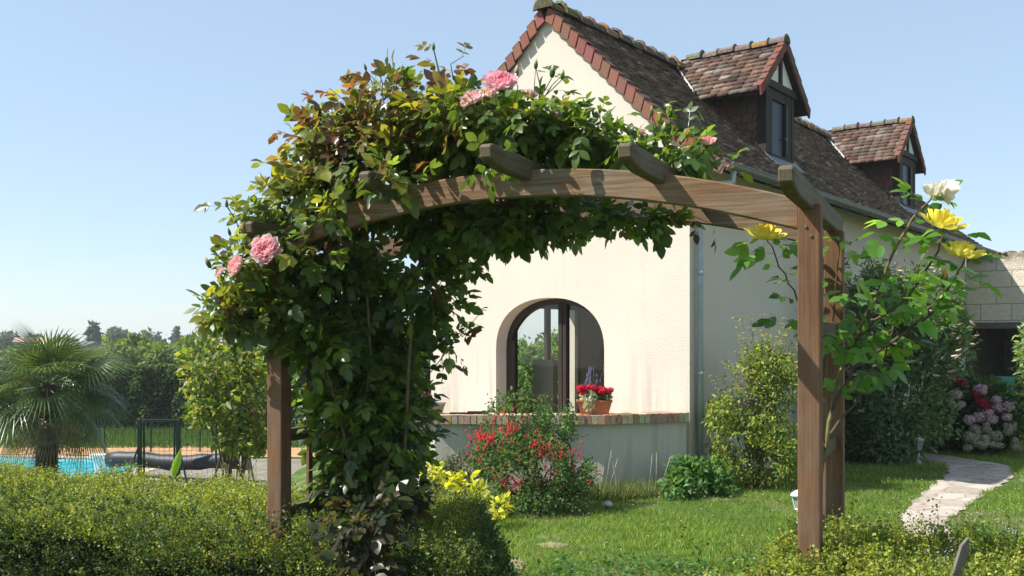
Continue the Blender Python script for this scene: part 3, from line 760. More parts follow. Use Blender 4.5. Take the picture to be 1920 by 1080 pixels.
# ============================================================ ROSES
def rose_bloom(scale, cin, cout, openness=1.0, rings=6, seed=0, buddy=False):
    """many layered cupped petals; axis +Z; returns V,F,C"""
    r_ = random.Random(seed); Vs = []; Fs = []; Cs = []; o = 0
    for k in range(rings):
        f = (k+.6)/rings; n = 4+int(k*1.25)
        tilt = (.06+.98*f*openness); L = scale*(.42+.34*f); base_r = scale*.05*f; wdt = scale*(.46+.44*f)
        for i in range(n):
            ph = 2*math.pi*(i+.5*(k % 2))/n+r_.uniform(-.18, .18); tl = tilt*r_.uniform(.86, 1.14); nu, nv = 5, 5
            LL = L*r_.uniform(.92, 1.08); cr = r_.uniform(-.5, .5)
            V = []
            for a in range(nu+1):
                u = a/nu
                # profile: rises then curls outward
                ang = tl*(u**1.1)*1.05-.55*(1-u)*(0 if f > .5 else 1)*0
                rad = base_r+LL*(math.sin(tl)*u*.95-.22*math.sin(math.pi*u)*(1.1-f*.4)) if False else base_r+LL*(u*math.sin(tl)+.16*math.sin(math.pi*u)*(math.cos(tl)))
                zz = LL*(u*math.cos(tl)-.15*math.sin(math.pi*u)*math.sin(tl))-LL*.10*f*u**4
                rad += .03*LL*f*u**3*(1+cr)
                wv = wdt*(.28+.72*math.sin(math.pi*min(1, .12+.62*u)))*.62*(1-.25*u**6)
                for b_ in range(nv+1):
                    v = (b_/nv-.5)*2; cup = (1-.26*v*v*(1-.3*f)); th = ph+v*wv/(max(rad, .18*scale)+.12*scale)*.62
                    rr = rad*cup+.01*scale*math.sin(7*v+ph*3)*u
                    V.append((rr*math.cos(th), rr*math.sin(th), zz+.03*scale*(v*v)*u*(1-f)+.015*scale*math.sin(5*v+i)*u))
            F = [(a*(nv+1)+b_, a*(nv+1)+b_+1, (a+1)*(nv+1)+b_+1, (a+1)*(nv+1)+b_) for a in range(nu) for b_ in range(nv)]
            ci, co = np.array(cin), np.array(cout); cc = ci*(1-f)+co*f
            C = []
            for a in range(nu+1):
                e = (a/nu)**2
                C += [tuple(cc*(.92+.10*e)+np.array((.02, .02, .02))*e)]*(nv+1)
            Vs.append(np.array(V)); Fs.append(np.array(F)+o); Cs.append(np.array(C)); o += len(V)
    return np.concatenate(Vs), np.concatenate(Fs), np.clip(np.concatenate(Cs), 0, .95)
def sepals(scale, col=(.06, .12, .03)):
    V = []; F = []
    for i in range(5):
        a = i*2*math.pi/5; r = scale*.42
        d = Vector((math.cos(a), math.sin(a), 0)); s = Vector((-d.y, d.x, 0)); o = len(V)
        V += [s*scale*.09, -s*scale*.09, d*r*.6-s*scale*.07+Vector((0, 0, scale*.02)), d*r*.6+s*scale*.07+Vector((0, 0, scale*.02)), d*r+Vector((0, 0, -scale*.12))]
        F += [(o, o+1, o+2, o+3), (o+3, o+2, o+4)]
    v, f = tube_vf([(0, 0, -scale*.2), (0, 0, -scale*.06), (0, 0, scale*.05)], [scale*.035, scale*.10, scale*.09], 8)
    o = len(V); V += v; F += [tuple(o+i for i in g) for g in f]
    return V, F, [col]*len(V)
def place(name, VFC, mat, parent, loc, axis, par_inv=None, smooth=True, **k):
    V, F, C = VFC; q = Vector(axis).to_track_quat('Z', 'Y').to_matrix(); R = np.array(q)
    V = np.array([tuple(v) for v in V])@R.T
    o = build(name, V, F, mat, parent, C, smooth); o.location = tuple(np.array(loc)-(np.array(par_inv) if par_inv is not None else 0)); return tag(o, **k)
def budshape(scale, tipc):
    prof = [(0.02, -.5), (.16, -.42), (.21, -.2), (.22, 0), (.17, .25), (.08, .5), (.01, .66)]
    V = []; F = []; C = []; k = 8
    for r, z in prof:
        for i in range(k):
            a = 2*math.pi*i/k; V.append((scale*r*math.cos(a), scale*r*math.sin(a), scale*z)); C.append((.07, .13, .03) if (z < .05 or (i % 2 and z < .3)) else tipc)
    for j in range(len(prof)-1):
        for i in range(k): F.append((j*k+i, j*k+(i+1) % k, (j+1)*k+(i+1) % k, (j+1)*k+i))
    return V, F, C
# compound rose leaves ------------------------------------------------------------
def compound(pos, d, up, L, col, n_leaf=5):
    """pos (n,3), d rachis direction, L total length; returns leaves"""
    n = len(pos); d = unit(d); up = unit(up-d*np.sum(up*d, -1, keepdims=True)); s = np.cross(up, d); out = []
    L = np.broadcast_to(L, (n,))[:, None]
    spec = [(.72, 0, .46)]+[(.62, sg, .37) for sg in (-1, 1)]+([(.24, sg, .31) for sg in (-1, 1)] if n_leaf == 5 else [])
    for (t, sg, sz) in spec:
        p = pos+d*L*t; dd = d+s*sg*1.25-np.array((0, 0, .25))+RNG.normal(0, .16, (n, 3)) if sg else d-np.array((0, 0, .25))+RNG.normal(0, .12, (n, 3))
        nr = up+RNG.normal(0, .28, (n, 3)); c = np.clip(col*(1+RNG.normal(0, .12, (n, 1))), .003, .9)
        out.append(leaves(p, dd, nr, (L[:, 0]*sz)*RNG.uniform(.8, 1.15, n), c, T_ROSE, RNG.uniform(.9, 1.15, n), (.1, 1.7)))
    # rachis as a thin sliver
    v = np.stack([pos, pos+s*.0022, pos+d*L*.65+s*.001, pos+d*L*.65-s*.001], 1); 
    F = (np.array([(0, 1, 2), (0, 2, 3)])[None]+(np.arange(n)*4)[:, None, None]).reshape(-1, 3)
    out.append((v.reshape(-1, 3), F, np.repeat(col*.8, 4, 0)))
    return cat(out)
RB = [  # px, py, depth Y, half width px, half height px, half depth m, weight
 (640, 560, 5.15, 95, 95, .35, 1), (600, 470, 5.0, 130, 70, .40, 1), (690, 660, 5.3, 100, 105, .33, 1.5), (695, 770, 5.3, 105, 105, .32, 1.6),
 (695, 880, 5.15, 100, 100, .32, 1.6), (680, 985, 4.95, 90, 85, .30, 1.1), (600, 720, 5.3, 42, 120, .22, .8), (680, 790, 5.05, 95, 120, .25, 1.3), (740, 900, 5.1, 45, 90, .22, .8), (610, 640, 5.0, 70, 80, .3, .8), (475, 560, 4.85, 80, 60, .25, .8), (545, 590, 4.95, 75, 60, .3, 1),
 (545, 400, 5.0, 95, 60, .3, 1), (640, 350, 4.95, 110, 75, .4, 1), (600, 260, 4.95, 55, 55, .25, .7), (700, 290, 4.9, 120, 75, .4, 1), (730, 190, 4.85, 90, 50, .3, .8),
 (770, 340, 4.9, 120, 55, .35, 1), (850, 240, 4.75, 110, 70, .4, 1), (885, 212, 4.65, 80, 40, .3, .8), (960, 245, 4.6, 110, 55, .35, 1), (1030, 232, 4.55, 70, 36, .3, .7), (1090, 265, 4.55, 95, 40, .35, .8),
 (1190, 285, 4.45, 70, 28, .3, .6), (1275, 290, 4.35, 62, 34, .25, .6), (1290, 240, 4.3, 45, 35, .2, .25), (830, 430, 5.0, 120, 55, .35, 1), (940, 420, 4.85, 110, 45, .3, 1), (1060, 405, 4.8, 120, 34, .3, .8), (1200, 405, 4.7, 110, 26, .2, .6),
 (860, 490, 5.05, 55, 30, .2, .5), (790, 560, 5.1, 80, 75, .28, .8), (840, 640, 5.2, 50, 50, .2, .35), (440, 500, 4.7, 40, 50, .2, .5), (430, 590, 4.7, 55, 40, .2, .5), (1000, 330, 4.75, 90, 30, .15, .5), (620, 405, 4.5, 60, 38, .14, .35), (735, 335, 4.35, 70, 26, .12, .35), (930, 300, 4.15, 60, 22, .10, .3), (690, 975, 4.32, 75, 60, .10, .9), (700, 1050, 4.22, 80, 45, .10, .9), (640, 1010, 4.3, 40, 40, .08, .4)]
def px_blobs(lst): return [(P(a, b_, Y), (w/FPX*Y, dd, h/FPX*Y), wt) for a, b_, Y, w, h, dd, wt in lst]
rblobs = px_blobs(RB)
RBASE = np.array(AW(XL+.45, .35, 0)); RBASE[2] = 0
rose = empty('climbing_rose', tuple(RBASE), label='large pink climbing rose covering the left side and top of the wooden arch', cat='climbing rose')
n = 7600
p, u = in_blobs(rblobs, n, .75, -.45, 6, 3)
d = u*.8+RNG.normal(0, .55, (n, 3)); d[:, 2] -= .25
up = RNG.normal(0, .45, (n, 3))+u*.45; up[:, 2] += .75; up[:, 0] -= .25
dark = palette(n, [(.045, .088, .018), (.068, .122, .022), (.105, .155, .026)], None, .24)
yel = palette(n, [(.12, .145, .02), (.17, .17, .022), (.085, .115, .02)], None, .2)
red = palette(n, [(.12, .06, .028), (.10, .045, .028), (.15, .125, .03)], None, .2)
pxx = 960+FPX*p[:, 0]/p[:, 1]; pyy = HZ-FPX*(p[:, 2]-EYE)/p[:, 1]
young = np.clip((450-pyy)/260+(620-pxx)/500+.18+.35*wob(p, 5, 9)+RNG.normal(0, .25, n), 0, 1)*np.clip(u[:, 2]+.75-u[:, 0]*.3, 0, 1)  # yellower on the upper left: young growth plus backlight put into the colour
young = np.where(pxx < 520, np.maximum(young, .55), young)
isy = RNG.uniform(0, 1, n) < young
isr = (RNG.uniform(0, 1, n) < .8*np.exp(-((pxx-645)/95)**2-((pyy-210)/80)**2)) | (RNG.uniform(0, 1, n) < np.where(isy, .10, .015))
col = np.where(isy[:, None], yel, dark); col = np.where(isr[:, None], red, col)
low_px = (pyy > 915)[:, None]; col = np.where(low_px, palette(n, [(.020, .036, .014), (.038, .040, .018), (.055, .045, .022)], None, .2), col)  # leaves low in the frame take darker, browner greens
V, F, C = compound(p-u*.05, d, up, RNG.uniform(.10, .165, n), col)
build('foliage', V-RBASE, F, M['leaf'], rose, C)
# loose shoots with separate leaves
def shoot(pts, r=.004, nl=7, L=.14, colr=None, col_stem=(.07, .09, .03)):
    pts = [Vector(tuple(q)) for q in pts]; v, f = tube_vf(pts, [r*(1-.6*i/(len(pts)-1)) for i in range(len(pts))], 5, False)
    PP = []; DD = []
    for i in range(nl):
        t = (i+.8)/nl*(len(pts)-1); k = min(int(t), len(pts)-2); q = pts[k].lerp(pts[k+1], t-k); PP.append(q)
        ax = (pts[k+1]-pts[k]).normalized(); sd = Vector((random.gauss(0, 1), random.gauss(0, .6), random.gauss(0, .4))); sd = (sd-ax*sd.dot(ax)).normalized(); DD.append(sd*.9+ax*.5)
    PP = np.array([tuple(q) for q in PP]); DD = np.array([tuple(q) for q in DD]); upv = RNG.normal(0, .3, (nl, 3)); upv[:, 2] += 1; upv[:, 1] -= .4
    return (np.array([tuple(q) for q in v]), np.array(f), np.tile(np.array(col_stem), (len(v), 1))), compound(PP, DD, upv, L*RNG.uniform(.8, 1.1, nl), colr(nl))
Yg = lambda k: palette(k, [(.10, .15, .022), (.14, .17, .025), (.06, .11, .02)])
Rd = lambda k: palette(k, [(.14, .065, .03), (.11, .05, .03), (.14, .12, .03)])
Dk = lambda k: palette(k, [(.022, .05, .014), (.04, .08, .018), (.07, .045, .02)])
SH = [([P(700, 260, 4.8), P(660, 200, 4.8), P(617, 165, 4.8)], Rd, 6), ([P(820, 220, 4.7), P(825, 140, 4.7), P(812, 85, 4.7)], Rd, 4), ([P(725, 220, 4.75), P(715, 165, 4.75), P(683, 128, 4.75)], Rd, 4),
 ([P(620, 290, 4.8), P(575, 262, 4.8), P(520, 245, 4.8)], Rd, 5), ([P(500, 470, 4.7), P(450, 430, 4.7), P(425, 383, 4.7)], Yg, 5), ([P(480, 560, 4.75), P(420, 560, 4.7), P(380, 590, 4.7)], Yg, 5),
 ([P(560, 340, 4.8), P(530, 320, 4.8), P(515, 300, 4.8)], Yg, 4), ([P(850, 150, 4.6), P(845, 120, 4.6), P(870, 105, 4.6)], Rd, 3), ([P(690, 230, 4.8), P(620, 210, 4.8), P(595, 200, 4.8)], Rd, 5),
 ([P(790, 720, 5.3), P(845, 650, 5.2), P(907, 580, 5.1)], Dk, 6), ([P(740, 850, 5.4), P(780, 800, 5.4), P(815, 760, 5.4)], Dk, 5), ([P(750, 900, 5.4), P(800, 850, 5.4), P(830, 815, 5.4)], Dk, 5),
 ([P(1210, 400, 4.6), P(1290, 400, 4.6), P(1345, 425, 4.6)], Dk, 3), ([P(840, 560, 5.0), P(870, 530, 5.0), P(880, 480, 5.0)], Dk, 4), ([P(1110, 250, 4.4), P(1085, 215, 4.4), P(1070, 195, 4.4)], Yg, 4),
 ([P(980, 240, 4.45), P(1000, 190, 4.45), P(1004, 130, 4.45)], Yg, 3), ([P(1010, 200, 4.45), P(1035, 160, 4.45), P(1050, 145, 4.45)], Yg, 2), ([P(1150, 290, 4.35), P(1130, 240, 4.35), P(1122, 212, 4.35)], Yg, 3),
 ([P(1320, 330, 4.2), P(1335, 290, 4.2), P(1328, 262, 4.2)], Yg, 4), ([P(1340, 330, 4.2), P(1350, 320, 4.2), P(1363, 305, 4.2)], Yg, 3), ([P(1230, 280, 4.3), P(1225, 240, 4.3), P(1222, 212, 4.3)], Yg, 3)]
st = []; lf = []
for pts, cf, k in SH:
    a_, b_ = shoot(pts, .0035, k, .13, cf); st.append(a_); lf.append(b_)
V, F, C = cat(lf); build('young_foliage', V-RBASE, F, M['leaf'], rose, C)
for V, F, C in st: build('shoot', V-RBASE, F, M['stem'], rose, C, True)
canes = []
for tgt, r in ((P(640, 540, 5.1), .013), (P(720, 600, 5.4), .012), (P(620, 420, 5.0), .011), (P(800, 380, 4.95), .012), (P(700, 300, 4.9), .010), (P(560, 540, 4.9), .009), (P(770, 640, 5.3), .008)):
    L0 = Vector(tuple(RBASE))+Vector((random.uniform(-.12, .14), random.uniform(-.15, .15), 0)); T = Vector(tuple(tgt)); mid = Vector((L0.x+random.uniform(-.12, .12), L0.y+random.uniform(-.1, .1), min(T.z*.62, 1.3)))
    q = [L0.lerp(mid, t).lerp(mid.lerp(T, t), t)+Vector((random.gauss(0, .012), random.gauss(0, .012), 0)) for t in np.linspace(0, 1, 9)]
    v, f = tube_vf(q, [r*(1-.06*i) for i in range(9)], 6, False); canes.append((np.array([tuple(x) for x in v]), np.array(f), np.tile(np.array((.13, .10, .055)), (len(v), 1))))
V, F, C = cat(canes); build('canes', V-RBASE, F, M['stem'], rose, C, True)
PINK_IN, PINK_OUT = (.90, .40, .44), (.94, .68, .69)
BL = [ # px, py, Y, diameter px, axis, in, out, rings
 (492, 463, 4.30, 68, (-.25, -1, .35), PINK_IN, PINK_OUT, 8), (433, 494, 4.38, 50, (-.7, -.7, .35), (.84, .36, .38), (.88, .62, .60), 6), (405, 508, 4.5, 32, (-.8, -.5, .3), (.84, .45, .42), (.88, .68, .62), 5),
 (938, 140, 4.25, 70, (.0, -.8, .8), (.85, .22, .32), (.90, .60, .64), 7), (880, 176, 4.3, 50, (-.3, -.7, .8), (.85, .42, .46), (.90, .68, .68), 6), (915, 166, 4.32, 40, (.1, -.7, .8), (.88, .5, .45), (.90, .75, .68), 5),
 (995, 168, 4.6, 40, (.3, .0, 1), (.86, .5, .5), (.9, .68, .68), 5), (1040, 180, 4.6, 30, (.3, -.2, .8), (.85, .38, .45), (.9, .6, .62), 4), (870, 192, 4.25, 30, (-.3, -.7, .5), (.85, .35, .4), (.9, .7, .66), 4),
 (1203, 244, 4.25, 28, (-.2, -.3, 1), (.80, .15, .25), (.88, .55, .5), 4), (1327, 256, 4.15, 42, (.0, -.5, 1), (.85, .20, .30), (.88, .62, .52), 5), (1365, 303, 4.15, 32, (.3, -.4, .8), (.82, .18, .26), (.90, .66, .50), 4)]
for i, (px, py, Y, dm, ax, ci, co, rg) in enumerate(BL):
    s = dm/FPX*Y*.72; opn = .95 if dm > 30 else .45; ax = Vector(ax).normalized(); loc = P(px, py, Y)-np.array(ax)*s*.55
    fl = place('rose_bloom', rose_bloom(s, ci, co, opn, rg, i), M['petal'], rose, loc, ax, RBASE)
    V, F, C = sepals(s); o = build('sepals', np.array([tuple(v) for v in V])@np.array(ax.to_track_quat('Z', 'Y').to_matrix()).T, F, M['leaf_s'], fl, C)
BUD = [(390, 493, 4.5, 12, (.75, .62, .35), (-.5, 0, 1)), (967, 138, 4.4, 15, (.9, .6, .35), (.2, 0, 1)), (1005, 121, 4.45, 10, (.3, .35, .1), (.1, 0, 1)), (1036, 134, 4.45, 14, (.82, .78, .50), (.1, 0, 1)), (1055, 141, 4.45, 10, (.25, .3, .08), (.2, 0, 1)),
 (1125, 205, 4.4, 9, (.3, .35, .1), (.1, 0, 1)), (1112, 211, 4.4, 7, (.2, .3, .08), (-.1, 0, 1)), (1155, 240, 4.35, 11, (.82, .75, .5), (.1, 0, 1)), (1222, 209, 4.3, 10, (.3, .38, .1), (0, 0, 1)), (1257, 212, 4.3, 10, (.7, .7, .35), (.2, 0, 1)), (1245, 243, 4.25, 13, (.8, .75, .45), (.1, 0, 1)),
 (597, 207, 4.8, 14, (.45, .10, .14), (-.2, 0, 1)), (813, 88, 4.7, 8, (.12, .2, .06), (0, 0, 1)), (710, 130, 4.75, 9, (.12, .2, .06), (0, 0, 1)), (755, 130, 4.7, 8, (.12, .2, .06), (0, 0, 1)), (425, 382, 4.7, 8, (.15, .12, .06), (0, 0, 1)), (685, 126, 4.75, 7, (.12, .2, .06), (-.3, 0, 1)), (430, 435, 4.7, 8, (.15, .2, .06), (-.3, 0, 1))]
BST = [(440, 520), (965, 190), (1010, 200), (1000, 200), (1005, 195), (1115, 250), (1105, 250), (1150, 290), (1228, 262), (1245, 275), (1240, 290), (640, 240), (820, 170), (715, 180), (752, 180), (450, 440), (700, 180), (450, 470)]
for i, (px, py, Y, r, tc, ax) in enumerate(BUD):
    s = r*1.75/FPX*Y*1.0
    bo = place('rose_bud', budshape(s, tc), M['leaf_s'] if tc[0] < .4 else M['petal'], rose, P(px, py, Y), ax, RBASE)
    bs = BST[i]; c0 = P(px, py, Y); a_ = P(bs[0], bs[1], Y+.05)-c0; m_ = a_/2+np.array((.012, 0, .0)); v, f = tube_vf([a_, m_, (0, 0, -s*.4)], [.003, .0025, .002], 5, False)
    build('stalk', v, f, M['stem'], bo, np.tile(np.array((.09, .11, .04)), (len(v), 1)), True)

# ---- yellow rose by the right post
YB = np.array(AW(.10, .45, 0)); YB[2] = 0
yr = empty('yellow_rose', tuple(YB), label='yellow rose bush with tall canes right of the arch, two white blooms on top', cat='rose bush')
Y0 = 4.15
cpts = [[P(1530, 945, Y0), P(1543, 860, Y0), P(1560, 770, Y0), P(1585, 660, Y0+.1), P(1640, 560, Y0+.05), P(1690, 440, Y0), P(1735, 385, Y0), P(1752, 360, Y0)],
        [P(1560, 770, Y0), P(1600, 690, Y0), P(1700, 620, Y0), P(1745, 590, Y0-.05), P(1790, 520, Y0-.05), P(1812, 480, Y0-.05)],
        [P(1585, 660, Y0+.1), P(1640, 600, Y0), P(1700, 560, Y0), P(1760, 470, Y0), P(1772, 425, Y0)],
        [P(1530, 945, Y0), P(1545, 830, Y0), P(1600, 760, Y0+.1), P(1650, 690, Y0+.1), P(1680, 610, Y0+.1), P(1700, 540, Y0)],
        [P(1545, 850, Y0), P(1535, 760, Y0), P(1545, 680, Y0-.0), P(1560, 600, Y0+.35), P(1575, 470, Y0+.35), P(1570, 430, Y0+.3)],
        [P(1520, 800, Y0+.25), P(1515, 650, Y0+.2), P(1495, 560, Y0+.1), P(1462, 500, Y0-.05), P(1440, 450, Y0-.1), P(1437, 435, Y0-.1)],
        [P(1740, 590, Y0-.05), P(1750, 560, Y0-.05), P(1768, 530, Y0-.05)]]
cols_c = [(.17, .15, .05)]+[(.10, .06, .035)]*6; rr = [.011, .008, .008, .007, .006, .005, .004]
stv = []; PP = []; DD = []
for i, q in enumerate(cpts):
    Q = []
    for k in range(len(q)-1):
        for s in range(4): Q.append(q[k]*(1-s/4)+q[k+1]*s/4)
    Q.append(q[-1]); Q = [x+RNG.normal(0, .003, 3) for x in Q]
    v, f = tube_vf(Q, [rr[i]*(1-.65*j/(len(Q)-1)) for j in range(len(Q))], 6, False); stv.append((np.array([tuple(x) for x in v]), np.array(f), np.tile(np.array(cols_c[i]), (len(v), 1))))
    st0 = 12 if i == 0 else (9 if i in (3, 4) else (5 if i == 5 else 1)); step = 1
    for j in range(st0, len(Q)-1, step):
        a_ = Q[j]; sgn = 1 if j % 2 else -1; PP.append(a_); DD.append((sgn*.8+random.gauss(0, .3), random.gauss(0, .45), random.gauss(.05, .35)))
V, F, C = cat(stv); build('canes', V-YB, F, M['stem'], yr, C, True)
PP = np.array(PP); DD = np.array(DD); nn = len(PP); upv = RNG.normal(0, .3, (nn, 3)); upv[:, 2] += .8; upv[:, 1] -= .5
V, F, C = compound(PP, DD, upv, RNG.uniform(.13, .19, nn), palette(nn, [(.06, .15, .02), (.09, .20, .026), (.14, .25, .035)]), 5)
build('foliage', V-YB, F, M['leaf'], yr, C)
YEL = ((.92, .72, .04), (.93, .84, .14)); WHI = ((.86, .78, .50), (.88, .85, .76))
for i, (px, py, Y, dm, ax, cc, op) in enumerate([(1437, 430, Y0-.12, 58, (.1, -.35, 1), YEL, 1.15), (1774, 403, Y0-.1, 68, (.3, -.35, 1), YEL, 1.2), (1808, 462, Y0-.1, 62, (.2, -.3, 1), YEL, 1.2), (1752, 352, Y0-.05, 50, (-.2, -.2, .9), WHI, .75), (1780, 358, Y0, 48, (.8, .0, -.2), WHI, .7)]):
    s = dm/FPX*Y*.98; ax = Vector(ax).normalized()
    fl = place('rose_bloom', rose_bloom(s, cc[0], cc[1], op, 4, 40+i), M['petal'], yr, P(px, py, Y)-np.array(ax)*s*.35, ax, YB)
    fl['label'] = 'white bloom' if cc is WHI else 'yellow bloom'
place('rose_bud', budshape(26/FPX*Y0*1.2, (.85, .42, .03)), M['petal'], yr, P(1770, 524, Y0-.08), (.1, 0, 1), YB)

# ============================================================ HEDGES (small box honeysuckle)
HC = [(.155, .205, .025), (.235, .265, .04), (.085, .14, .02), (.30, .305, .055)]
HC_SHADE = [(.030, .065, .014), (.050, .095, .018), (.085, .135, .022), (.02, .045, .012)]  # hedge sides: their shade is put into these darker leaf colours
def hedge(name, label, surf, nsp, core, org, cols=HC, leaf=.0135, group='clipped hedges beside the arch'):
    """surf(n)-> positions, outward normals, sprig length (world)"""
    root = empty(name, tuple(org), label=label, cat='hedge', group=group)
    p, nrm, L = surf(nsp); k = 9
    ax = unit(nrm*.5+np.array((0, 0, .55))+RNG.normal(0, .38, p.shape))
    t = (np.arange(k)+.5)/k; pos = p[:, None]+ax[:, None]*L[:, None, None]*t[None, :, None]
    pos = pos.reshape(-1, 3)+RNG.normal(0, .004, (len(p)*k, 3)); d = np.repeat(ax, k, 0)*.5+RNG.normal(0, .7, pos.shape); nr = RNG.normal(0, .5, pos.shape); nr[:, 2] += .8
    c = np.where((nrm[:, 2:3] > .6), palette(len(p), cols, [4, 3, 3, 1.2]), palette(len(p), HC_SHADE, [4, 4, 1.6, 2])); c = np.clip(np.repeat(c, k, 0)*(1+RNG.normal(0, .2, (len(pos), 1))), .004, .6)
    V, F, C = leaves(pos, d, nr, leaf*RNG.uniform(.7, 1.3, len(pos)), c, T_DIA, 1.35)
    # sprig axis slivers
    a0 = p; a1 = p+ax*L[:, None]; s = unit(np.cross(ax, RNG.normal(size=ax.shape)))*.0012
    v = np.stack([a0-s, a0+s, a1], 1).reshape(-1, 3); f = np.arange(len(v)).reshape(-1, 3)
    V, F, C = cat([(V, F, C), (v, f, np.tile(np.array((.06, .035, .015)), (len(v), 1)))])
    build('foliage', V-np.array(org), F, M['leaf_hedge'], root, C)
    core.make('shade_core', M['core'], root)
    return root
def hz(x, y): return .05*np.sin(x*2.1+1.3)*np.sin(y*2.6)+.025*np.sin(x*6.3+y*5)+.015*np.sin(x*13-y*9)
def surf_left(n):
    # local arch frame: x in [-6.2,-1.2], y in [-.2,1.85]; w = -x
    xr0, xr1, yf, yb, zt = -6.3, -1.34, -.22, 1.40, .70
    k = RNG.choice(3, n, p=[.68, .20, .12]); x = RNG.uniform(xr0, xr1, n); y = RNG.uniform(yf, yb, n); z = zt+hz(x, y); nr = np.zeros((n, 3)); 
    # rounded shoulders
    yfv = yf+.10*np.clip((-x-2.6)/1.5, 0, 1); y = np.maximum(y, yfv); fr = (k == 1); y = np.where(fr, yfv-.03+.05*np.sin(x*5), y); z = np.where(fr, RNG.uniform(.25, .84, n), z)
    y = np.where(fr, y+np.clip(z-.68, 0, 1)*.8, y); z = np.where(~fr, z-np.clip(yf+.12-y, 0, 1)*.5, z)
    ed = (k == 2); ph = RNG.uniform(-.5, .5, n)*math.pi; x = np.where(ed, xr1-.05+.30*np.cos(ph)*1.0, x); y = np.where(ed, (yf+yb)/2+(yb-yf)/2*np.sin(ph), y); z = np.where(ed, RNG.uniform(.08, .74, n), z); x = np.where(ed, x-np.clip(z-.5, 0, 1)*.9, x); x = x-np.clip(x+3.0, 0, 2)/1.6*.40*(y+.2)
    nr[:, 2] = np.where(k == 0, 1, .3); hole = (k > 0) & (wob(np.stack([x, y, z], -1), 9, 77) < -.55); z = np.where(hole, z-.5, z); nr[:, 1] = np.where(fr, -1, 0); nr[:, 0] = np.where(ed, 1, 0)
    dep = RNG.uniform(0, .07, n); loc = np.stack([x, y, z], -1)-nr*dep[:, None]
    L = RNG.uniform(.045, .10, n)*np.where((RNG.uniform(0, 1, n) < .04) & (k == 0), 1.9, 1)
    R = np.array(Matrix.Rotation(-B, 3, 'Z')); return loc@R.T+np.array(AO), nr@R.T, L
def core_box(pts, z0, z1f, org, shear=0.0):
    b = MB(); V = []; F = []; nx, ny = 40, 14
    (x0, x1), (y0, y1) = pts
    R = Matrix.Rotation(-B, 4, 'Z'); T = Matrix.Translation(AO)
    for i in range(nx+1):
        for j in range(ny+1):
            x = x0+(x1-x0)*i/nx; y = y0+(y1-y0)*j/ny; e = min(j, ny-j, i if x0 > -3 else 9, nx-i); x = x-min(max(x+3.0, 0), 2)/1.6*shear*(y+.2)*(1 if shear else 0); dz = -.06 if e == 0 else 0
            V.append(T@R@Vector((x, y, z1f+float(hz(x, y))-.055+dz)))
    for i in range(nx):
        for j in range(ny): a = i*(ny+1)+j; F.append((a, a+1, a+ny+2, a+ny+1))
    ring = [i*(ny+1) for i in range(nx+1)]+[nx*(ny+1)+j for j in range(1, ny+1)]+[i*(ny+1)+ny for i in range(nx-1, -1, -1)]+[j for j in range(ny-1, 0, -1)]
    o = len(V); V += [Vector((V[i].x, V[i].y, z0)) for i in ring]; m = len(ring)
    F += [(ring[i], ring[(i+1) % m], o+(i+1) % m, o+i) for i in range(m)]
    b.add([v-Vector(tuple(org)) for v in V], F); return b
ORG = AW(-3.5, .8, 0)
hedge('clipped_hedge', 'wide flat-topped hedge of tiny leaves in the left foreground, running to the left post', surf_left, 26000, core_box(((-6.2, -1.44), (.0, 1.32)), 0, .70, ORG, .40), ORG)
def surf_right(n):
    x = RNG.uniform(-.62, 2.6, n); yb = .50+.16*np.sin(x*2+1); y = RNG.uniform(-1.0, 1, n)**1; y = -1.05+(yb+1.05)*(y+1)/2
    # left boundary slants: hedge narrows towards the opening
    lim = -.10-.55*np.clip(-y/1.0, 0, 1)**1.2-.02
    keep = x > lim; x = np.where(keep, x, lim+RNG.uniform(0, .5, n)); z = .80+hz(x, y)-.5*np.clip(lim+.16-x, 0, 1)
    z = z+.05*np.clip(x-.1, 0, 1)*np.clip(y, 0, 1)
    nr = np.zeros((n, 3)); nr[:, 2] = 1; e = RNG.uniform(0, 1, n) < .16; z = np.where(e, RNG.uniform(.1, .8, n), z); x = np.where(e, lim+.02, x); nr[:, 0] = np.where(e, -1, 0)
    e2 = RNG.uniform(0, 1, n) < .12; z = np.where(e2 & ~e, RNG.uniform(.1, .8, n), z); y = np.where(e2 & ~e, yb, y)
    loc = np.stack([x, y, z], -1)-nr*RNG.uniform(0, .08, n)[:, None]
    tall = (RNG.uniform(0, 1, n) < .10) & (y > yb-.35) & (x > .12) & (x < 1.0); L = RNG.uniform(.045, .10, n)*np.where(tall, 2.4, 1)
    R = np.array(Matrix.Rotation(-B, 3, 'Z')); return loc@R.T+np.array(AO), nr@R.T, L
ORG2 = AW(.9, -.2, 0)
hedge('clipped_hedge', 'hedge of tiny yellow-green leaves in the right foreground at the foot of the right post', surf_right, 24000, core_box(((-.02, 2.6), (-1.05, .42)), 0, .80, ORG2), ORG2)

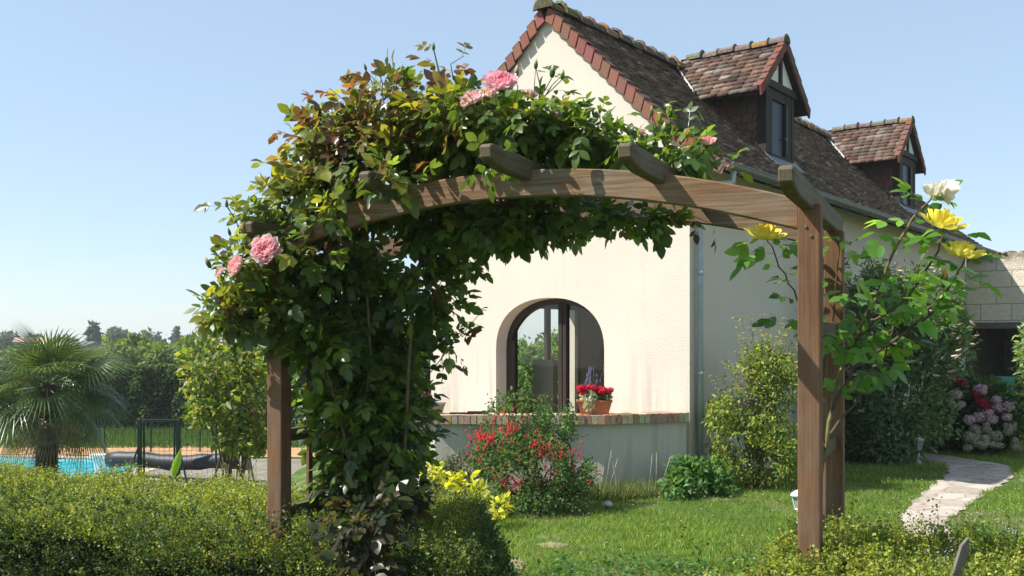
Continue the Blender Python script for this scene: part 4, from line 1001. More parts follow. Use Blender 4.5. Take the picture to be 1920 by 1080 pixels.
# ============================================================ LAWN, weeds, small flowers
def scatter_grass():
    n = 230000; Y = 5.2+(20-5.2)*RNG.uniform(0, 1, n)**1.45; X = (RNG.uniform(-80, 990, n)/FPX)*Y
    # house frame test
    dx, dy = X-2.055, Y-11.6; hx = dx*math.cos(A)-dy*math.sin(A); hy = dx*math.sin(A)+dy*math.cos(A)
    ok = ~((hx < .05) & (hy > -.0)) & ~((Y > 11.0) & (X < 2.05)) & ~((hy > LEN-.1))
    pth = np.array(PATH)
    for i in range(0, len(pth), 1): ok &= (X-pth[i, 0])**2+(Y-pth[i, 1])**2 > (pth[i, 2]*.92)**2
    bare = wob(np.stack([X, Y, X*0], -1), 1.6, 5)+.7*np.exp(-((X-.38)/.25)**2-((Y-8.3)/.5)**2)+.8*np.exp(-((X-1.15)/.5)**2-((Y-9.9)/.25)**2)+.6*np.exp(-((X-2.3)/.25)**2-((Y-9.6)/.2)**2)+1.0*np.exp(-((X-.03)/.16)**2-((Y-7.56)/.4)**2)+.8*np.exp(-((X-1.8)/.14)**2-((Y-9.1)/.12)**2)
    ok &= (RNG.uniform(0, 1, n) > np.clip((bare-.5)*1.8, 0, .62))
    X, Y = X[ok], Y[ok]; n = len(X); p = np.stack([X, Y, zlawn(X, Y)], -1)
    d = RNG.normal(0, .55, (n, 3)); d[:, 2] = 1.0; nr = RNG.normal(size=(n, 3)); w = wob(p, 1.1, 21)
    L = (.030+.035*RNG.uniform(0, 1, n)**2+.018*np.clip(w, -1, 1)+.014*np.clip(wob(p, 5.0, 23), -1, 1))*(1+.03*(Y-8).clip(0)); tone = np.clip(.5+.4*w, 0, 1)[:, None]
    w2 = wob(p, 5.0, 23)[:, None]; c = palette(n, [(.092, .175, .026), (.145, .23, .042), (.25, .265, .08)], [4, 3, 1.5])*(.72+.45*tone+.14*w2)
    V, F, C = leaves(p, d, nr, L, c, T_BLADE, 1.5)
    build('lawn_grass', V, F, M['grass'], None, C, label='short sunlit green lawn between the arch and the house', cat='grass', kind='stuff')
scatter_grass()
def bare(px, py, w, h, seed):
    c = P(px, py, 1.0); Y = EYE*FPX/(py-HZ); X = (px-960)/FPX*Y; r_ = random.Random(seed); n = 22; V = [(X, Y, .022)]
    for i in range(n):
        a = 2*math.pi*i/n; k = r_.uniform(.7, 1.2); V.append((X+w*k*math.cos(a), Y+h*k*math.sin(a), float(zlawn(X+w*k*math.cos(a), Y+h*k*math.sin(a)))+.008))
    build('bare_soil', V, [(0, i+1, (i+1) % n+1) for i in range(n)], M['bare'], kind='structure')
M['bare'] = flat('dry_bare_soil', (.24, .195, .12), .95, .1, 0, .3, 30, .4)
for i, (a_, b_, w, h) in enumerate([(1035, 1022, .12, .12), (968, 1055, .10, .22)]): bare(a_, b_, w, h, i)
def weeds():
    n = 5200; X = RNG.uniform(-.1, 1.9, n); Y = 5.9+1.6*RNG.uniform(0, 1, n)**1.3; ok = (wob(np.stack([X, Y, X*0], -1), 4, 8) > -.35) & ~((X < .25) & (Y > 7.2)); X, Y = X[ok], Y[ok]; n = len(X)
    p = np.stack([X, Y, RNG.uniform(.01, .09, n)], -1); d = RNG.normal(0, 1, (n, 3)); d[:, 2] = RNG.uniform(-.1, .6, n); nr = RNG.normal(0, .3, (n, 3)); nr[:, 2] += 1
    V, F, C = leaves(p, d, nr, RNG.uniform(.02, .05, n), palette(n, [(.03, .09, .02), (.06, .13, .03), (.09, .17, .04)]), T_DIA, 1.3)
    build('ground_cover', V, F, M['leaf_s'], None, C, label='leafy ground cover in the arch opening at the bottom of the picture', cat='ground cover', kind='stuff')
    n = 170; X = []; Y = []
    while len(X) < n:
        y = random.uniform(6.5, 13); px = random.choice([random.uniform(1000, 1490), random.uniform(1650, 1920), random.uniform(1780, 1920)]); x = (px-960)/FPX*y
        if y > 10.6 and x < 2.6: continue
        X.append(x); Y.append(y)
    X, Y = np.array(X), np.array(Y); rep = 6; a = np.tile(np.arange(rep)*2*math.pi/rep, n); p = np.repeat(np.stack([X, Y, np.full(n, .055)], -1), rep, 0)
    d = np.stack([np.cos(a), np.sin(a), np.full(len(a), .5)], -1); nr = np.tile(np.array((0, 0, 1.)), (len(a), 1))
    V, F, C = leaves(p, d, nr, .011, np.full((len(a), 3), .72), T_DIA, 1.4)
    build('clover_flowers', V, F, M['petal'], None, C, label='tiny white clover flowers scattered in the lawn', cat='flowers', kind='stuff')
weeds()

# ============================================================ SHRUBS near the house
def pb(lst): return px_blobs([(a, b_, Y, w, h, dd, 1) for a, b_, Y, w, h, dd in lst])
fb = P(1010, 960, 9.85); fb[2] = 0
fu = shrub('fuchsia_bush', fb, pb([(965, 800, 10.3, 60, 62, .3), (935, 850, 10.2, 55, 55, .3), (1000, 880, 9.9, 90, 60, .4), (1060, 890, 9.9, 55, 48, .35), (1035, 800, 10.2, 45, 55, .25), (1000, 935, 9.8, 100, 34, .4)]), 15000, .034,
  [(.035, .08, .02), (.06, .12, .03), (.09, .15, .04)], 'fuchsia bush dotted with hanging red flowers in front of the terrace wall', 'fuchsia', 30, (.12, .06, .04), gap=-.1, fr=7, seed=4)
def airy(root, base, paths, leaf, cols, seed=0, step=.035, r=.003, stc=(.12, .09, .05), tm=T_DIA, wid=1.0):
    S = []; PP = []; DD = []
    for q in paths:
        q = [np.array(x, float) for x in q]; Q = []
        for k in range(len(q)-1):
            m = max(2, int(np.linalg.norm(q[k+1]-q[k])/step)); Q += [q[k]*(1-s/m)+q[k+1]*s/m+RNG.normal(0, .004, 3) for s in range(m)]
        v, f = tube_vf(Q, [r*(1-.6*j/len(Q)) for j in range(len(Q))], 4, False); S.append((np.array([tuple(x) for x in v]), np.array(f), np.tile(np.array(stc), (len(v), 1))))
        for j, a_ in enumerate(Q[1:]):
            for sg in (-1, 1): PP.append(a_); DD.append((sg*random.uniform(.3, 1), random.gauss(0, .7), random.gauss(.1, .35)))
    V, F, C = cat(S); build('sprays', V-np.array(base), F, M['stem'], root, C)
    PP = np.array(PP); DD = np.array(DD); n = len(PP); nr = RNG.normal(0, .4, (n, 3)); nr[:, 2] += .8
    V, F, C = leaves(PP, DD, nr, leaf*RNG.uniform(.6, 1.3, n), palette(n, cols), tm, wid)
    build('spray_leaves', V-np.array(base), F, M['leaf_s'], root, C)
pth = []
for i in range(26):
    tx = random.choice([random.gauss(965, 22), random.gauss(1035, 18), random.gauss(900, 25), random.gauss(1075, 25)]); ty = 745+abs(tx-985)*.55+random.uniform(-12, 50)
    pth.append([P(985, 880, 10.0), P((tx+985)/2, (ty+850)/2, 10.1), P(tx, ty, 10.2+random.uniform(-.2, .2))])
airy(fu, fb, pth, .030, [(.06, .12, .03), (.09, .15, .04), (.12, .17, .06)])
V = []; F = []; C = []
for i in range(420):
    t = random.random(); cx, cy, sx, sy = random.choice([(905, 840, 22, 35), (950, 800, 25, 25), (1010, 835, 30, 25), (1000, 905, 45, 25), (1060, 880, 40, 25), (955, 900, 20, 30), (1055, 920, 30, 20), (1045, 845, 30, 12), (905, 815, 15, 12)])
    q = P(random.gauss(cx, sx*.7), random.gauss(cy, sy*.7), 9.75+random.uniform(-.15, .25)); s = random.uniform(.018, .028); o = len(V)
    V += [q, q+(s*.28, 0, -s*.5), q+(0, s*.28, -s*.5), q+(-s*.28, 0, -s*.5), q+(0, -s*.28, -s*.5), q+(s*.6, 0, -s*1.1), q+(0, s*.6, -s*1.1), q+(-s*.6, 0, -s*1.1), q+(0, -s*.6, -s*1.1), q+(0, 0, -s*1.7)]
    F += [(o, o+1, o+2), (o, o+2, o+3), (o, o+3, o+4), (o, o+4, o+1), (o+1, o+5, o+9), (o+2, o+6, o+9), (o+3, o+7, o+9), (o+4, o+8, o+9)]
    C += [tuple(x*random.uniform(.8, 1.2) for x in (.68, .03, .06))]*10
build('hanging_flowers', np.array(V)-fb, np.array(F), M['petal'], fu, C, kind='stuff')
q = P(860, 925, 9.3); q[2] = 0
shrub('golden_shrub', q, pb([(872, 912, 9.5, 22, 26, .2), (895, 925, 9.4, 14, 16, .2), (938, 948, 9.0, 16, 20, .15), (815, 885, 9.8, 16, 14, .15), (850, 900, 9.6, 14, 12, .15)]), 420, .07, [(.42, .42, .03), (.50, .50, .06), (.22, .28, .03)], 'low shrub with bright golden leaves between hedge and fuchsia', 'shrub', 10, fr=6, gap=.1, seed=6, up=.5)
q = P(880, 900, 10.4); q[2] = 0
shrub('grey_green_shrub', q, pb([(880, 885, 10.5, 48, 40, .3), (835, 900, 10.4, 30, 30, .25)]), 3200, .03, [(.05, .08, .035), (.08, .11, .05), (.06, .05, .03)], 'small grey-green shrub against the terrace wall left of the fuchsia', 'shrub', 14, fr=7, seed=7, gap=-.1)
q = P(1290, 935, 10.7); q[2] = 0
shrub('leafy_weed_clump', q, pb([(1290, 900, 10.9, 38, 42, .35), (1325, 895, 11.0, 35, 35, .3), (1265, 915, 10.7, 22, 22, .25), (1350, 915, 11.0, 30, 24, .3)]), 2600, .065, [(.045, .12, .025), (.07, .16, .035), (.10, .20, .05)], 'bright green nettle-like clump at the foot of the house corner', 'plant', 20, (.08, .12, .04), fr=6, seed=8, gap=0, droop=.2)
q = P(1415, 917, 11.45); q[2] = 0
ke = shrub('yellow_flowering_shrub', q, pb([(1420, 760, 11.5, 62, 100, .4), (1450, 680, 11.5, 40, 60, .3), (1385, 840, 11.45, 55, 60, .4), (1440, 860, 11.35, 60, 55, .4), (1360, 870, 11.45, 34, 34, .3), (1470, 800, 11.45, 40, 100, .3), (1480, 700, 11.4, 26, 60, .3), (1350, 790, 11.5, 26, 50, .3)]), 10500, .05, [(.12, .19, .03), (.18, .25, .04), (.30, .30, .06), (.07, .13, .025)], 'tall yellow-green shrub with thin arching stems beside the downpipe', 'shrub', 46, (.16, .16, .06), fr=5, seed=9, gap=.0, tmpl=T_NAR, wid=2.0, up=.4, droop=.4)
pth = []
for i in range(64):
    tx = random.uniform(1325, 1490); ty = random.uniform(575, 720) if tx > 1370 else random.uniform(640, 860)
    pth.append([P(1420, 880, 11.45), P((tx*1.1+1420)/2.1, (ty+760)/2, 11.45), P(tx, ty, 11.45+random.uniform(-.3, .2))])
airy(ke, q, pth, .05, [(.12, .17, .03), (.20, .22, .04), (.28, .24, .05)], tm=T_NAR, wid=2.0, step=.06, stc=(.14, .16, .05))
for i, (px, py) in enumerate([(1385, 630), (1408, 708), (1392, 690), (1425, 620), (1462, 640), (1447, 600), (1440, 655)]):
    fl = place('flower', rose_bloom(.028, (.75, .40, .02), (.80, .55, .04), 1.1, 2, 70+i), M['petal'], ke, P(px, py, 11.1), (random.gauss(0, .3), -.8, .6), q)
# grass tufts by the wall with dry stalks
tb = P(1180, 915, 11.0); tb[2] = 0
tf = empty('grass_tuft', tuple(tb), label='long grass and dry pale stalks growing along the base of the terrace wall', cat='grass', kind='stuff')
n = 2600; X = RNG.uniform(.75, 2.1, n); Y = 10.55+RNG.uniform(0, .45, n)+.25*(X-1).clip(0)*.6; p = np.stack([X, Y, X*0], -1); d = RNG.normal(0, .45, (n, 3)); d[:, 2] = 1
V, F, C = leaves(p, d, RNG.normal(size=(n, 3)), RNG.uniform(.08, .24, n), palette(n, [(.06, .11, .03), (.10, .15, .05), (.20, .19, .09)]), T_BLADE, .6)
build('blades', V-tb, F, M['grass'], tf, C)
S = []
for i in range(9):
    bx_ = random.uniform(1080, 1240); a_ = P(bx_, 925, 10.7); a_[2] = 0; e_ = P(bx_+random.uniform(-12, 26), random.uniform(845, 885), 10.8); m_ = (a_+e_)/2+np.array((random.gauss(0, .015), 0, .01))
    v, f = tube_vf([a_, m_, e_, e_+(e_-m_)*.12], [.0016, .0014, .004, .0015], 4, False); S.append((np.array([tuple(x) for x in v]), np.array(f), np.tile(np.array((.42, .38, .27)), (len(v), 1))))
V, F, C = cat(S); build('stalks', V-tb, F, M['stem'], tf, C)
# butterfly bush, big
q = P(1690, 870, 14.3); q[2] = 0
bd = shrub('butterfly_bush', q, pb([(1640, 560, 14.4, 60, 70, .6), (1720, 560, 14.5, 70, 70, .6), (1680, 640, 14.3, 100, 80, .8), (1740, 650, 14.3, 70, 80, .7), (1630, 740, 14.2, 55, 100, .6), (1700, 760, 14.2, 85, 80, .7), (1770, 610, 14.4, 42, 50, .4), (1660, 830, 14.0, 70, 40, .5), (1570, 520, 14.6, 50, 40, .4), (1480, 540, 14.6, 28, 24, .2)]), 21000, .085,
  [(.075, .14, .045), (.12, .19, .07), (.18, .23, .12), (.05, .095, .03)], 'big grey-green butterfly bush with faded brownish flower spikes beside the house wall', 'shrub', 40, (.10, .08, .05), fr=3.5, seed=12, gap=-.15, tmpl=T_NAR, wid=1.8, rst=.014)
V = []; F = []; C = []
pp, uu = in_blobs(pb([(1640, 545, 14.0, 65, 70, .6), (1730, 570, 14.0, 75, 80, .6), (1690, 640, 13.9, 110, 80, .7), (1770, 620, 14.0, 50, 60, .4)]), 110, .15, -2)
for c_, u_ in zip(pp, uu):
    ln = random.uniform(.05, .12); dr = Vector((u_[0]*.7, u_[1]*.5, .35+random.gauss(0, .4))).normalized(); cc = random.choice([(.42, .30, .22), (.48, .40, .30), (.30, .18, .11), (.52, .40, .36)])
    v, f = tube_vf([Vector(tuple(c_))+dr*ln*t+Vector((random.gauss(0, .004), 0, random.gauss(0, .004))) for t in (0, .3, .6, 1)], [.008, .017, .014, .004], 5); o = len(V); V += [tuple(x) for x in v]; F += [tuple(o+i for i in g) for g in f]; C += [cc]*len(v)
build('flower_spikes', np.array(V)-q, F, M['stem'], bd, C, kind='stuff')
q = P(1025, 645, 21.0); q[2] = 0
shrub('garden_bush', q, pb([(1000, 720, 21, 60, 60, .8), (1040, 700, 21.5, 50, 60, .8), (1030, 655, 21.5, 16, 32, .4), (985, 680, 21, 30, 40, .5), (1045, 770, 21, 60, 50, .8), (1000, 800, 21, 60, 30, .8), (960, 740, 21, 50, 50, .8)]), 7000, .12, [(.06, .13, .03), (.09, .18, .04), (.13, .22, .05)], 'green garden bush seen through the arched window and the glass door behind it', 'bush', 16, fr=2, seed=61, gap=-.3)
# hydrangea
def ballflower(r, col, seed):
    rr_ = np.random.default_rng(seed); n = 190; u = unit(rr_.normal(size=(n, 3))); p = u*r*rr_.uniform(.70, 1.04, (n, 1))*np.array((1, 1, .8))
    nr = u+rr_.normal(0, .3, (n, 3)); d = np.cross(u, rr_.normal(size=(n, 3)))
    T4 = (np.array([(-.5, 0, .08), (0, .5, .08), (.5, 0, .08), (0, -.5, .08), (0, 0, 0)]), np.array([(0, 4, 1), (1, 4, 2), (2, 4, 3), (3, 4, 0)]))
    return leaves(p, d, nr, r*.36, np.clip(np.array(col)*(1+rr_.normal(0, .12, (n, 1))), 0, .95), T4)
hb = P(1835, 850, 15.2); hb[2] = 0
hy = shrub('hydrangea_bush', hb, pb([(1830, 760, 15.4, 60, 50, .5), (1860, 800, 15.3, 50, 38, .5), (1790, 740, 15.6, 45, 45, .4), (1780, 800, 15.5, 40, 50, .4), (1745, 800, 15.6, 40, 55, .4)]), 3800, .12, [(.03, .07, .02), (.045, .09, .025), (.06, .12, .03)], 'hydrangea bush with pink, crimson and faded cream flower heads by the outbuilding', 'hydrangea', 16, fr=3, seed=15, gap=-.3, mat='leaf_s')
HY = [(1839, 730, 13, 'p'), (1793, 740, 11, 'w'), (1784, 757, 8, 'w'), (1802, 758, 8, 'w'), (1831, 738, 10, 'r'), (1839, 753, 12, 'r'), (1848, 763, 10, 'r'), (1780, 708, 9, 'r'), (1793, 711, 9, 'r'), (1806, 718, 9, 'r'), (1768, 706, 8, 'r'), (1868, 750, 10, 'p'), (1872, 765, 11, 'p'), (1890, 762, 12, 'p'), (1888, 782, 10, 'w'), (1817, 787, 11, 'w'), (1835, 782, 12, 'p'), (1852, 774, 11, 'p'), (1860, 786, 11, 'w')]
for i in range(34):
    HY.append((random.uniform(1812, 1905), random.uniform(794, 840), random.uniform(6, 10), 'c'))
cmap = {'p': (.66, .44, .52), 'w': (.66, .50, .54), 'r': (.42, .02, .06), 'c': (.46, .43, .30)}
for i, (px, py, r, k) in enumerate(HY):
    Y = 15.0-.25*((py-700)/140); V, F, C = ballflower(r/FPX*Y, cmap[k], 200+i); o = build('flower_head', V, F, M['petal'], hy, C); o.location = tuple(P(px, py, Y)-hb)
q = P(1945, 700, 14.6); q[2] = 0
shrub('bright_leaved_shrub', q, pb([(1952, 655, 14.6, 42, 75, .5), (1950, 760, 14.6, 40, 70, .5)]), 1500, .09, [(.10, .20, .05), (.16, .26, .09), (.30, .36, .18)], 'shrub with pale-edged leaves reaching in at the right edge before the dark bay', 'shrub', 12, fr=3, seed=16, gap=0, tmpl=T_NAR, wid=2)
q = P(1700, 862, 15.2); q[2] = 0
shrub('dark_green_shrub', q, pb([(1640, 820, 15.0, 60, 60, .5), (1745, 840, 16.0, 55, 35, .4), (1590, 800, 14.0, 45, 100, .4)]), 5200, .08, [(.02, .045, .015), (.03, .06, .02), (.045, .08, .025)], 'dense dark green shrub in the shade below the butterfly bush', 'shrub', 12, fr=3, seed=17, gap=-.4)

# ============================================================ LANTERNS
def lantern(loc, label, mat='white'):
    root = empty('garden_lantern', loc, label=label, cat='garden lantern', group='small white garden lanterns on stands')
    b = MB(); b.lathe([(.065, 0), (.06, .012), (.035, .03), (.025, .06), (.032, .08), (.018, .11), (.016, .19), (.030, .205), (.02, .215)], (0, 0, 0), 14); b.make('stand', M[mat], root, True)
    b = MB()
    for i in range(6):
        a = i*math.pi/3; b.tube([(.038*math.cos(a), .038*math.sin(a), .215), (.066*math.cos(a), .066*math.sin(a), .33)], .0045, 4)
    b.lathe([(.038, .212), (.042, .215), (.040, .222)], (0, 0, 0), 12); b.lathe([(.070, .328), (.074, .333), (.070, .338)], (0, 0, 0), 12)
    b.make('cage', M[mat], root)
    b = MB(); b.lathe([(.034, .222), (.060, .327)], (0, 0, 0), 6); b.make('glass', M['glasslamp'], root)
    b = MB(); b.lathe([(.085, .339), (.07, .36), (.035, .385), (.012, .392), (.014, .405), (.004, .42)], (0, 0, 0), 12); b.make('cap', M[mat], root, True)
    return root
l1 = P(1706, 866, 14.0); lantern((l1[0], 13.7, 0), 'white garden lantern standing in the shade at the edge of the paved path', 'white_old')
l2 = P(1499, 900, 9.0); lantern((l2[0], 9.0, -.05), 'white garden lantern half hidden behind the right arch post')

# ============================================================ PLANTERS on the coping
def planter(name, loc, rz, w, d_, h, mat, label, taper=.82):
    root = empty(name, loc, rz, label=label, cat='planter')
    b = MB(); bm = bmesh.new()
    lv = [(taper, 0), (1, h*.86), (1.05, h*.87), (1.05, h), (.96, h), (.94, h*.9)]; V = []; F = []
    for s, z in lv: V += [(-w/2*s, -d_/2*s, z), (w/2*s, -d_/2*s, z), (w/2*s, d_/2*s, z), (-w/2*s, d_/2*s, z)]
    for k in range(len(lv)-1):
        for j in range(4): F.append((k*4+j, k*4+(j+1) % 4, (k+1)*4+(j+1) % 4, (k+1)*4+j))
    F.append((3, 2, 1, 0)); build('trough', V, F, M[mat], root)
    z = h*.905; build('soil', [(-w/2*.94, -d_/2*.94, z), (w/2*.94, -d_/2*.94, z), (w/2*.94, d_/2*.94, z), (-w/2*.94, d_/2*.94, z)], [(0, 1, 2, 3)], M['soil'], root); bm.free()
    return root
def geranium(loc, w, n, label, seed, colr=(.62, .02, .05), extras=True):
    g = empty('red_geranium', tuple(loc), label=label, cat='flowers', group='red geraniums in planters'); r_ = np.random.default_rng(seed)
    blob = [((0, 0, .05), (w*.5, .07, .05)), ((w*.25, -.02, .06), (w*.25, .07, .05))]
    V, F, C = foliage(blob, 320, .030, [(.05, .12, .03), (.09, .17, .05)], seed=seed, gap=-1, wid=1.5); build('foliage', V, F, M['leaf_s'], g, C)
    for i in range(n):
        c = np.array((r_.uniform(-w*.55, w*.55), r_.uniform(-.09, .05), r_.uniform(.07, .16))); V, F, C = ballflower(.040, colr, seed*9+i); o = build('flower_head', V, F, M['petal'], g, C); o.location = tuple(c)
    return g
pc = P(1115, 779, 11.15); zc = .870
planter('window_box', (pc[0], 11.19, zc), -.05, .38, .17, .155, 'terracotta', 'terracotta trough with red geraniums on the coping before the arched window')
geranium((pc[0]+.02, 11.19, zc+.14), .34, 22, 'red geraniums filling the terracotta trough before the arched window', 31)
V, F, C = foliage([((0, 0, .06), (.085, .06, .07)), ((-.01, -.07, -.01), (.05, .03, .07))], 900, .032, [(.42, .46, .40), (.30, .34, .28)], seed=33, gap=-1, tmpl=T_NAR, wid=1.6)
o = build('dusty_miller', V, F, M['leaf_s'], None, C, label='silver-leaved plant spilling over the front of the terracotta trough', cat='plant'); o.location = (pc[0]-.06, 11.15, zc+.12)
lv = empty('lavender', (pc[0]-.03, 11.22, zc+.14), label='purple lavender stems rising behind the geraniums in the terracotta trough', cat='lavender')
S = []; Fl = []
for i in range(30):
    e_ = np.array((random.gauss(0, .05), random.gauss(0, .03), random.uniform(.16, .36))); v, f = tube_vf([(e_[0]*.2, e_[1]*.2, 0), (e_[0]*.6, e_[1]*.6, e_[2]*.6), tuple(e_)], .0016, 4, False); S.append((np.array([tuple(x) for x in v]), np.array(f), np.tile(np.array((.14, .20, .09)), (len(v), 1))))
    v, f = tube_vf([tuple(e_), tuple(e_+np.array((0, 0, .02))), tuple(e_+np.array((0, 0, .05)))], [.004, .0075, .003], 5, False); Fl.append((np.array([tuple(x) for x in v]), np.array(f), np.tile(np.array((.16, .13, .30)), (len(v), 1))))
V, F, C = cat(S); build('stems', V, F, M['stem'], lv, C); V, F, C = cat(Fl); build('flower_spikes', V, F, M['stem'], lv, C, kind='stuff')
lp = P(770, 774, 11.45); planter('window_box', (lp[0]+.03, 11.42, zc), .75, .42, .16, .14, 'terracotta', 'terracotta trough on the coping at the left end, seen through the rose')
geranium((lp[0]+.02, 11.42, zc+.12), .36, 7, 'red geraniums in the left trough, partly hidden by the climbing rose', 35, (.62, .03, .07))
gp = P(812, 774, 11.35); planter('stone_planter', (gp[0], 11.30, zc), -.1, .26, .17, .12, 'greybox', 'grey-brown stone planter next to the left terracotta trough', .75)
b = MB(); b.box((-.22, -.05, 0), (.22, .05, .014), bev=.003); b.box((-.02, -.05, .0145), (.30, .03, .028), bev=.003); o = b.make('flat_slate', M['cover']); o.location = (P(880, 770, 11.2)[0], 11.2, zc+.002); tag(o, 'dark flat slates lying on the coping left of the arched window', 'slate')
# orange tiled canopy beyond the left corner of the house
cn = empty('tiled_canopy', (-1.9, 16.5, -.6), .25, label='small canopy with orange clay tiles behind the left corner of the house', cat='canopy')
V = []; F = []; C = []
for i in range(14):
    for j in range(9):
        x0 = -.9+.135*i; y0 = -.55+.13*j; o = len(V); z0 = 2.10+.055*j
        for k in range(5): a = math.pi*k/4; V += [(x0+.065-.065*math.cos(a), y0, z0+.035*math.sin(a)+.02), (x0+.065-.058*math.cos(a), y0+.17, z0+.07+.03*math.sin(a))]
        for k in range(4): F.append((o+2*k, o+2*k+1, o+2*k+3, o+2*k+2))
        C += [tuple(q_*random.uniform(.8, 1.2) for q_ in (.50, .20, .09))]*10
build('clay_tiles', V, F, M['brick'], cn, C)
b = MB(); b.prism([(-.55, 2.06), (-.5, 2.10), (.7, 2.56), (.7, 2.50)], 0, -.92, 1.0); b.make('deck', M['wood_z'], cn)
for x, y, h in ((-.8, -.45, 2.07), (.85, -.45, 2.07), (-.8, .6, 2.45), (.85, .6, 2.45)):
    b = MB(); b.box((x-.05, y-.05, -.4), (x+.05, y+.05, h), bev=.005); b.make('post', M['wood_z'], cn)

# ============================================================ LEFT: pool, palm, fence, hedge
def zl(x, y): return float(zg(x, y))
px0 = [(-13.6, 18.5), (-7.9, 18.5), (-7.9, 22.6), (-13.6, 23.9)]
WLN = -1.04
V = [(x, y, WLN) for x, y in [(-13.6, 18.6), (-8.0, 18.6), (-8.0, 22.9), (-13.6, 24.0)]]
# denser water sheet
build('pool_water', V, [(0, 1, 2, 3)], M['water'], kind='structure')
cop_m = flat('pale_pool_coping', (.42, .35, .28), .9, .2, 0, .15, 4)
b = MB(); q = [(-13.6, 18.6), (-8.0, 18.6), (-8.0, 22.9), (-13.6, 24.0)]; Q = [(-14.2, 18.2), (-7.55, 18.2), (-7.55, 23.2), (-14.2, 24.5)]
V = []; 
for z in (-.995,): V = [(x, y, z) for x, y in q]+[(x, y, z) for x, y in Q]
V += [(x, y, -1.25) for x, y in q]+[(x, y, -1.2) for x, y in Q]
F = [(i, (i+1) % 4, 4+(i+1) % 4, 4+i) for i in range(4)]+[(i, 8+i, 8+(i+1) % 4, (i+1) % 4) for i in range(4)]+[(4+i, 4+(i+1) % 4, 12+(i+1) % 4, 12+i) for i in range(4)]
build('pool_edge', V, F, cop_m, kind='structure')
build('earth_strip', [(-20, 24.6, -.985), (-3.5, 23.2, -.985), (-3.5, 25.6, -.985), (-20, 26.6, -.985)], [(0, 1, 2, 3)], flat('dry_earth', (.40, .24, .12), .95, .1, 0, .25, 3), kind='structure')
build('paving', [(-7.5, 18.2, -.988), (-3.2, 17.4, -.988), (-3.2, 23.0, -.988), (-7.5, 23.1, -.988)], [(0, 1, 2, 3)], flat('grey_paving', (.20, .18, .14), .9, .1, 0, .3, 3), kind='structure')
b = MB(); b.box((-.16, -.10, .60), (.16, .10, .68), bev=.02); b.box((-.07, -.07, 0), (.05, .07, .60), bev=.015); sk = P(193, 880, 20.5)
o = b.make('pool_skimmer', M['white']); o.location = (sk[0], 20.3, -1.0); o.scale = (1, 1, .62); tag(o, 'white plastic pool fitting standing at the end of the pool', 'pool fitting')
# cover roll
cr = empty('pool_cover_roll', (-6.4, 20.0, -1.0), label='long dark pool cover wound on a roller beside the pool', cat='pool cover')
b = MB(); a_ = np.array(P(205, 872, 20.0)); e_ = np.array(P(455, 862, 19.2)); a_[2] = -.66; e_[2] = -.62; q = [a_+(e_-a_)*t+np.array((0, 0, .03*math.sin(t*9))) for t in np.linspace(0, 1, 14)]
q = [Vector(tuple(x))-Vector((-6.4, 20.0, -1.0)) for x in q]; b.tube(q, [.15+.012*math.sin(i*2.3) for i in range(14)], 14); b.make('rolled_cover', M['cover'], cr, True)
b = MB(); e2 = q[-1]; b.tube([e2+Vector((-.02, 0, 0)), e2+Vector((.10, 0, 0))], .16, 16); b.make('roller_wheel', M['greybox'], cr, True); b = MB(); b.tube([e2+Vector((.15, -.25, -.40)), e2+Vector((.15, 0, 0)), e2+Vector((.15, .25, -.40))], .02, 6); b.make('roller_stand', M['greybox'], cr, True); b = MB()
e1 = q[0]; b.tube([e1+Vector((-.04, -.25, -.36)), e1+Vector((-.04, 0, 0)), e1+Vector((-.04, .25, -.36))], .02, 6); b.make('roller_stand', M['greybox'], cr, True)
# fence with gate
fn = empty('wire_fence', (-6.5, 19.0, -1.0), label='dark green wire mesh fence around the pool', cat='fence')
def fpost(px, pyt, Y, r=.025, name='fence_post', par=fn, base=(-6.5, 19.0, -1.0)):
    t = P(px, pyt, Y); b = MB(); b.tube([(t[0]-base[0], Y-base[1], 0), (t[0]-base[0], Y-base[1], t[2]-base[2])], r, 6); return b.make(name, M['green_metal'], par)
for px, py, Y in ((196, 790, 24.3), (283, 790, 24.5), (375, 790, 24.5), (405, 795, 18.8), (80, 790, 24.5), (480, 790, 24.5)): fpost(px, py, Y, .02)
b = MB()
def mesh_panel(b, p0, p1, z0, z1, base, sx=.10, sz=.20, r=.0035):
    p0 = np.array(p0); p1 = np.array(p1); L = np.linalg.norm(p1-p0); n = int(L/sx)
    for i in range(n+1):
        x, y = p0+(p1-p0)*i/n; b.box((x-base[0]-r, y-base[1]-r, z0-base[2]), (x-base[0]+r, y-base[1]+r, z1-base[2]))
    k = int((z1-z0)/sz)
    for i in range(k+1):
        z = z0+(z1-z0)*i/k; m_ = 8
        for j in range(m_):
            a_ = p0+(p1-p0)*j/m_; c_ = p0+(p1-p0)*(j+1)/m_; b.tube([(a_[0]-base[0], a_[1]-base[1], z-base[2]), (c_[0]-base[0], c_[1]-base[1], z-base[2])], r, 4, cap=False)
FB = (-6.5, 19.0, -1.0)
mesh_panel(b, (P(60, 0, 24.5)[0], 24.5), (P(490, 0, 24.5)[0], 24.5), -.95, -.2, FB, .14, .25, .0022)
b.make('wire_mesh', M['green_metal'], fn); b = MB()
mesh_panel(b, (P(340, 0, 19.2)[0], 19.2), (P(480, 0, 18.5)[0], 18.5), -.95, .20, FB, .12, .25, .002)
b.make('wire_mesh', M['green_metal'], fn)
gt = empty('garden_gate', (P(298, 0, 19.2)[0], 19.2, -1.0), label='dark green metal gate with braced posts by the pool', cat='gate')
GB = tuple(gt.location)
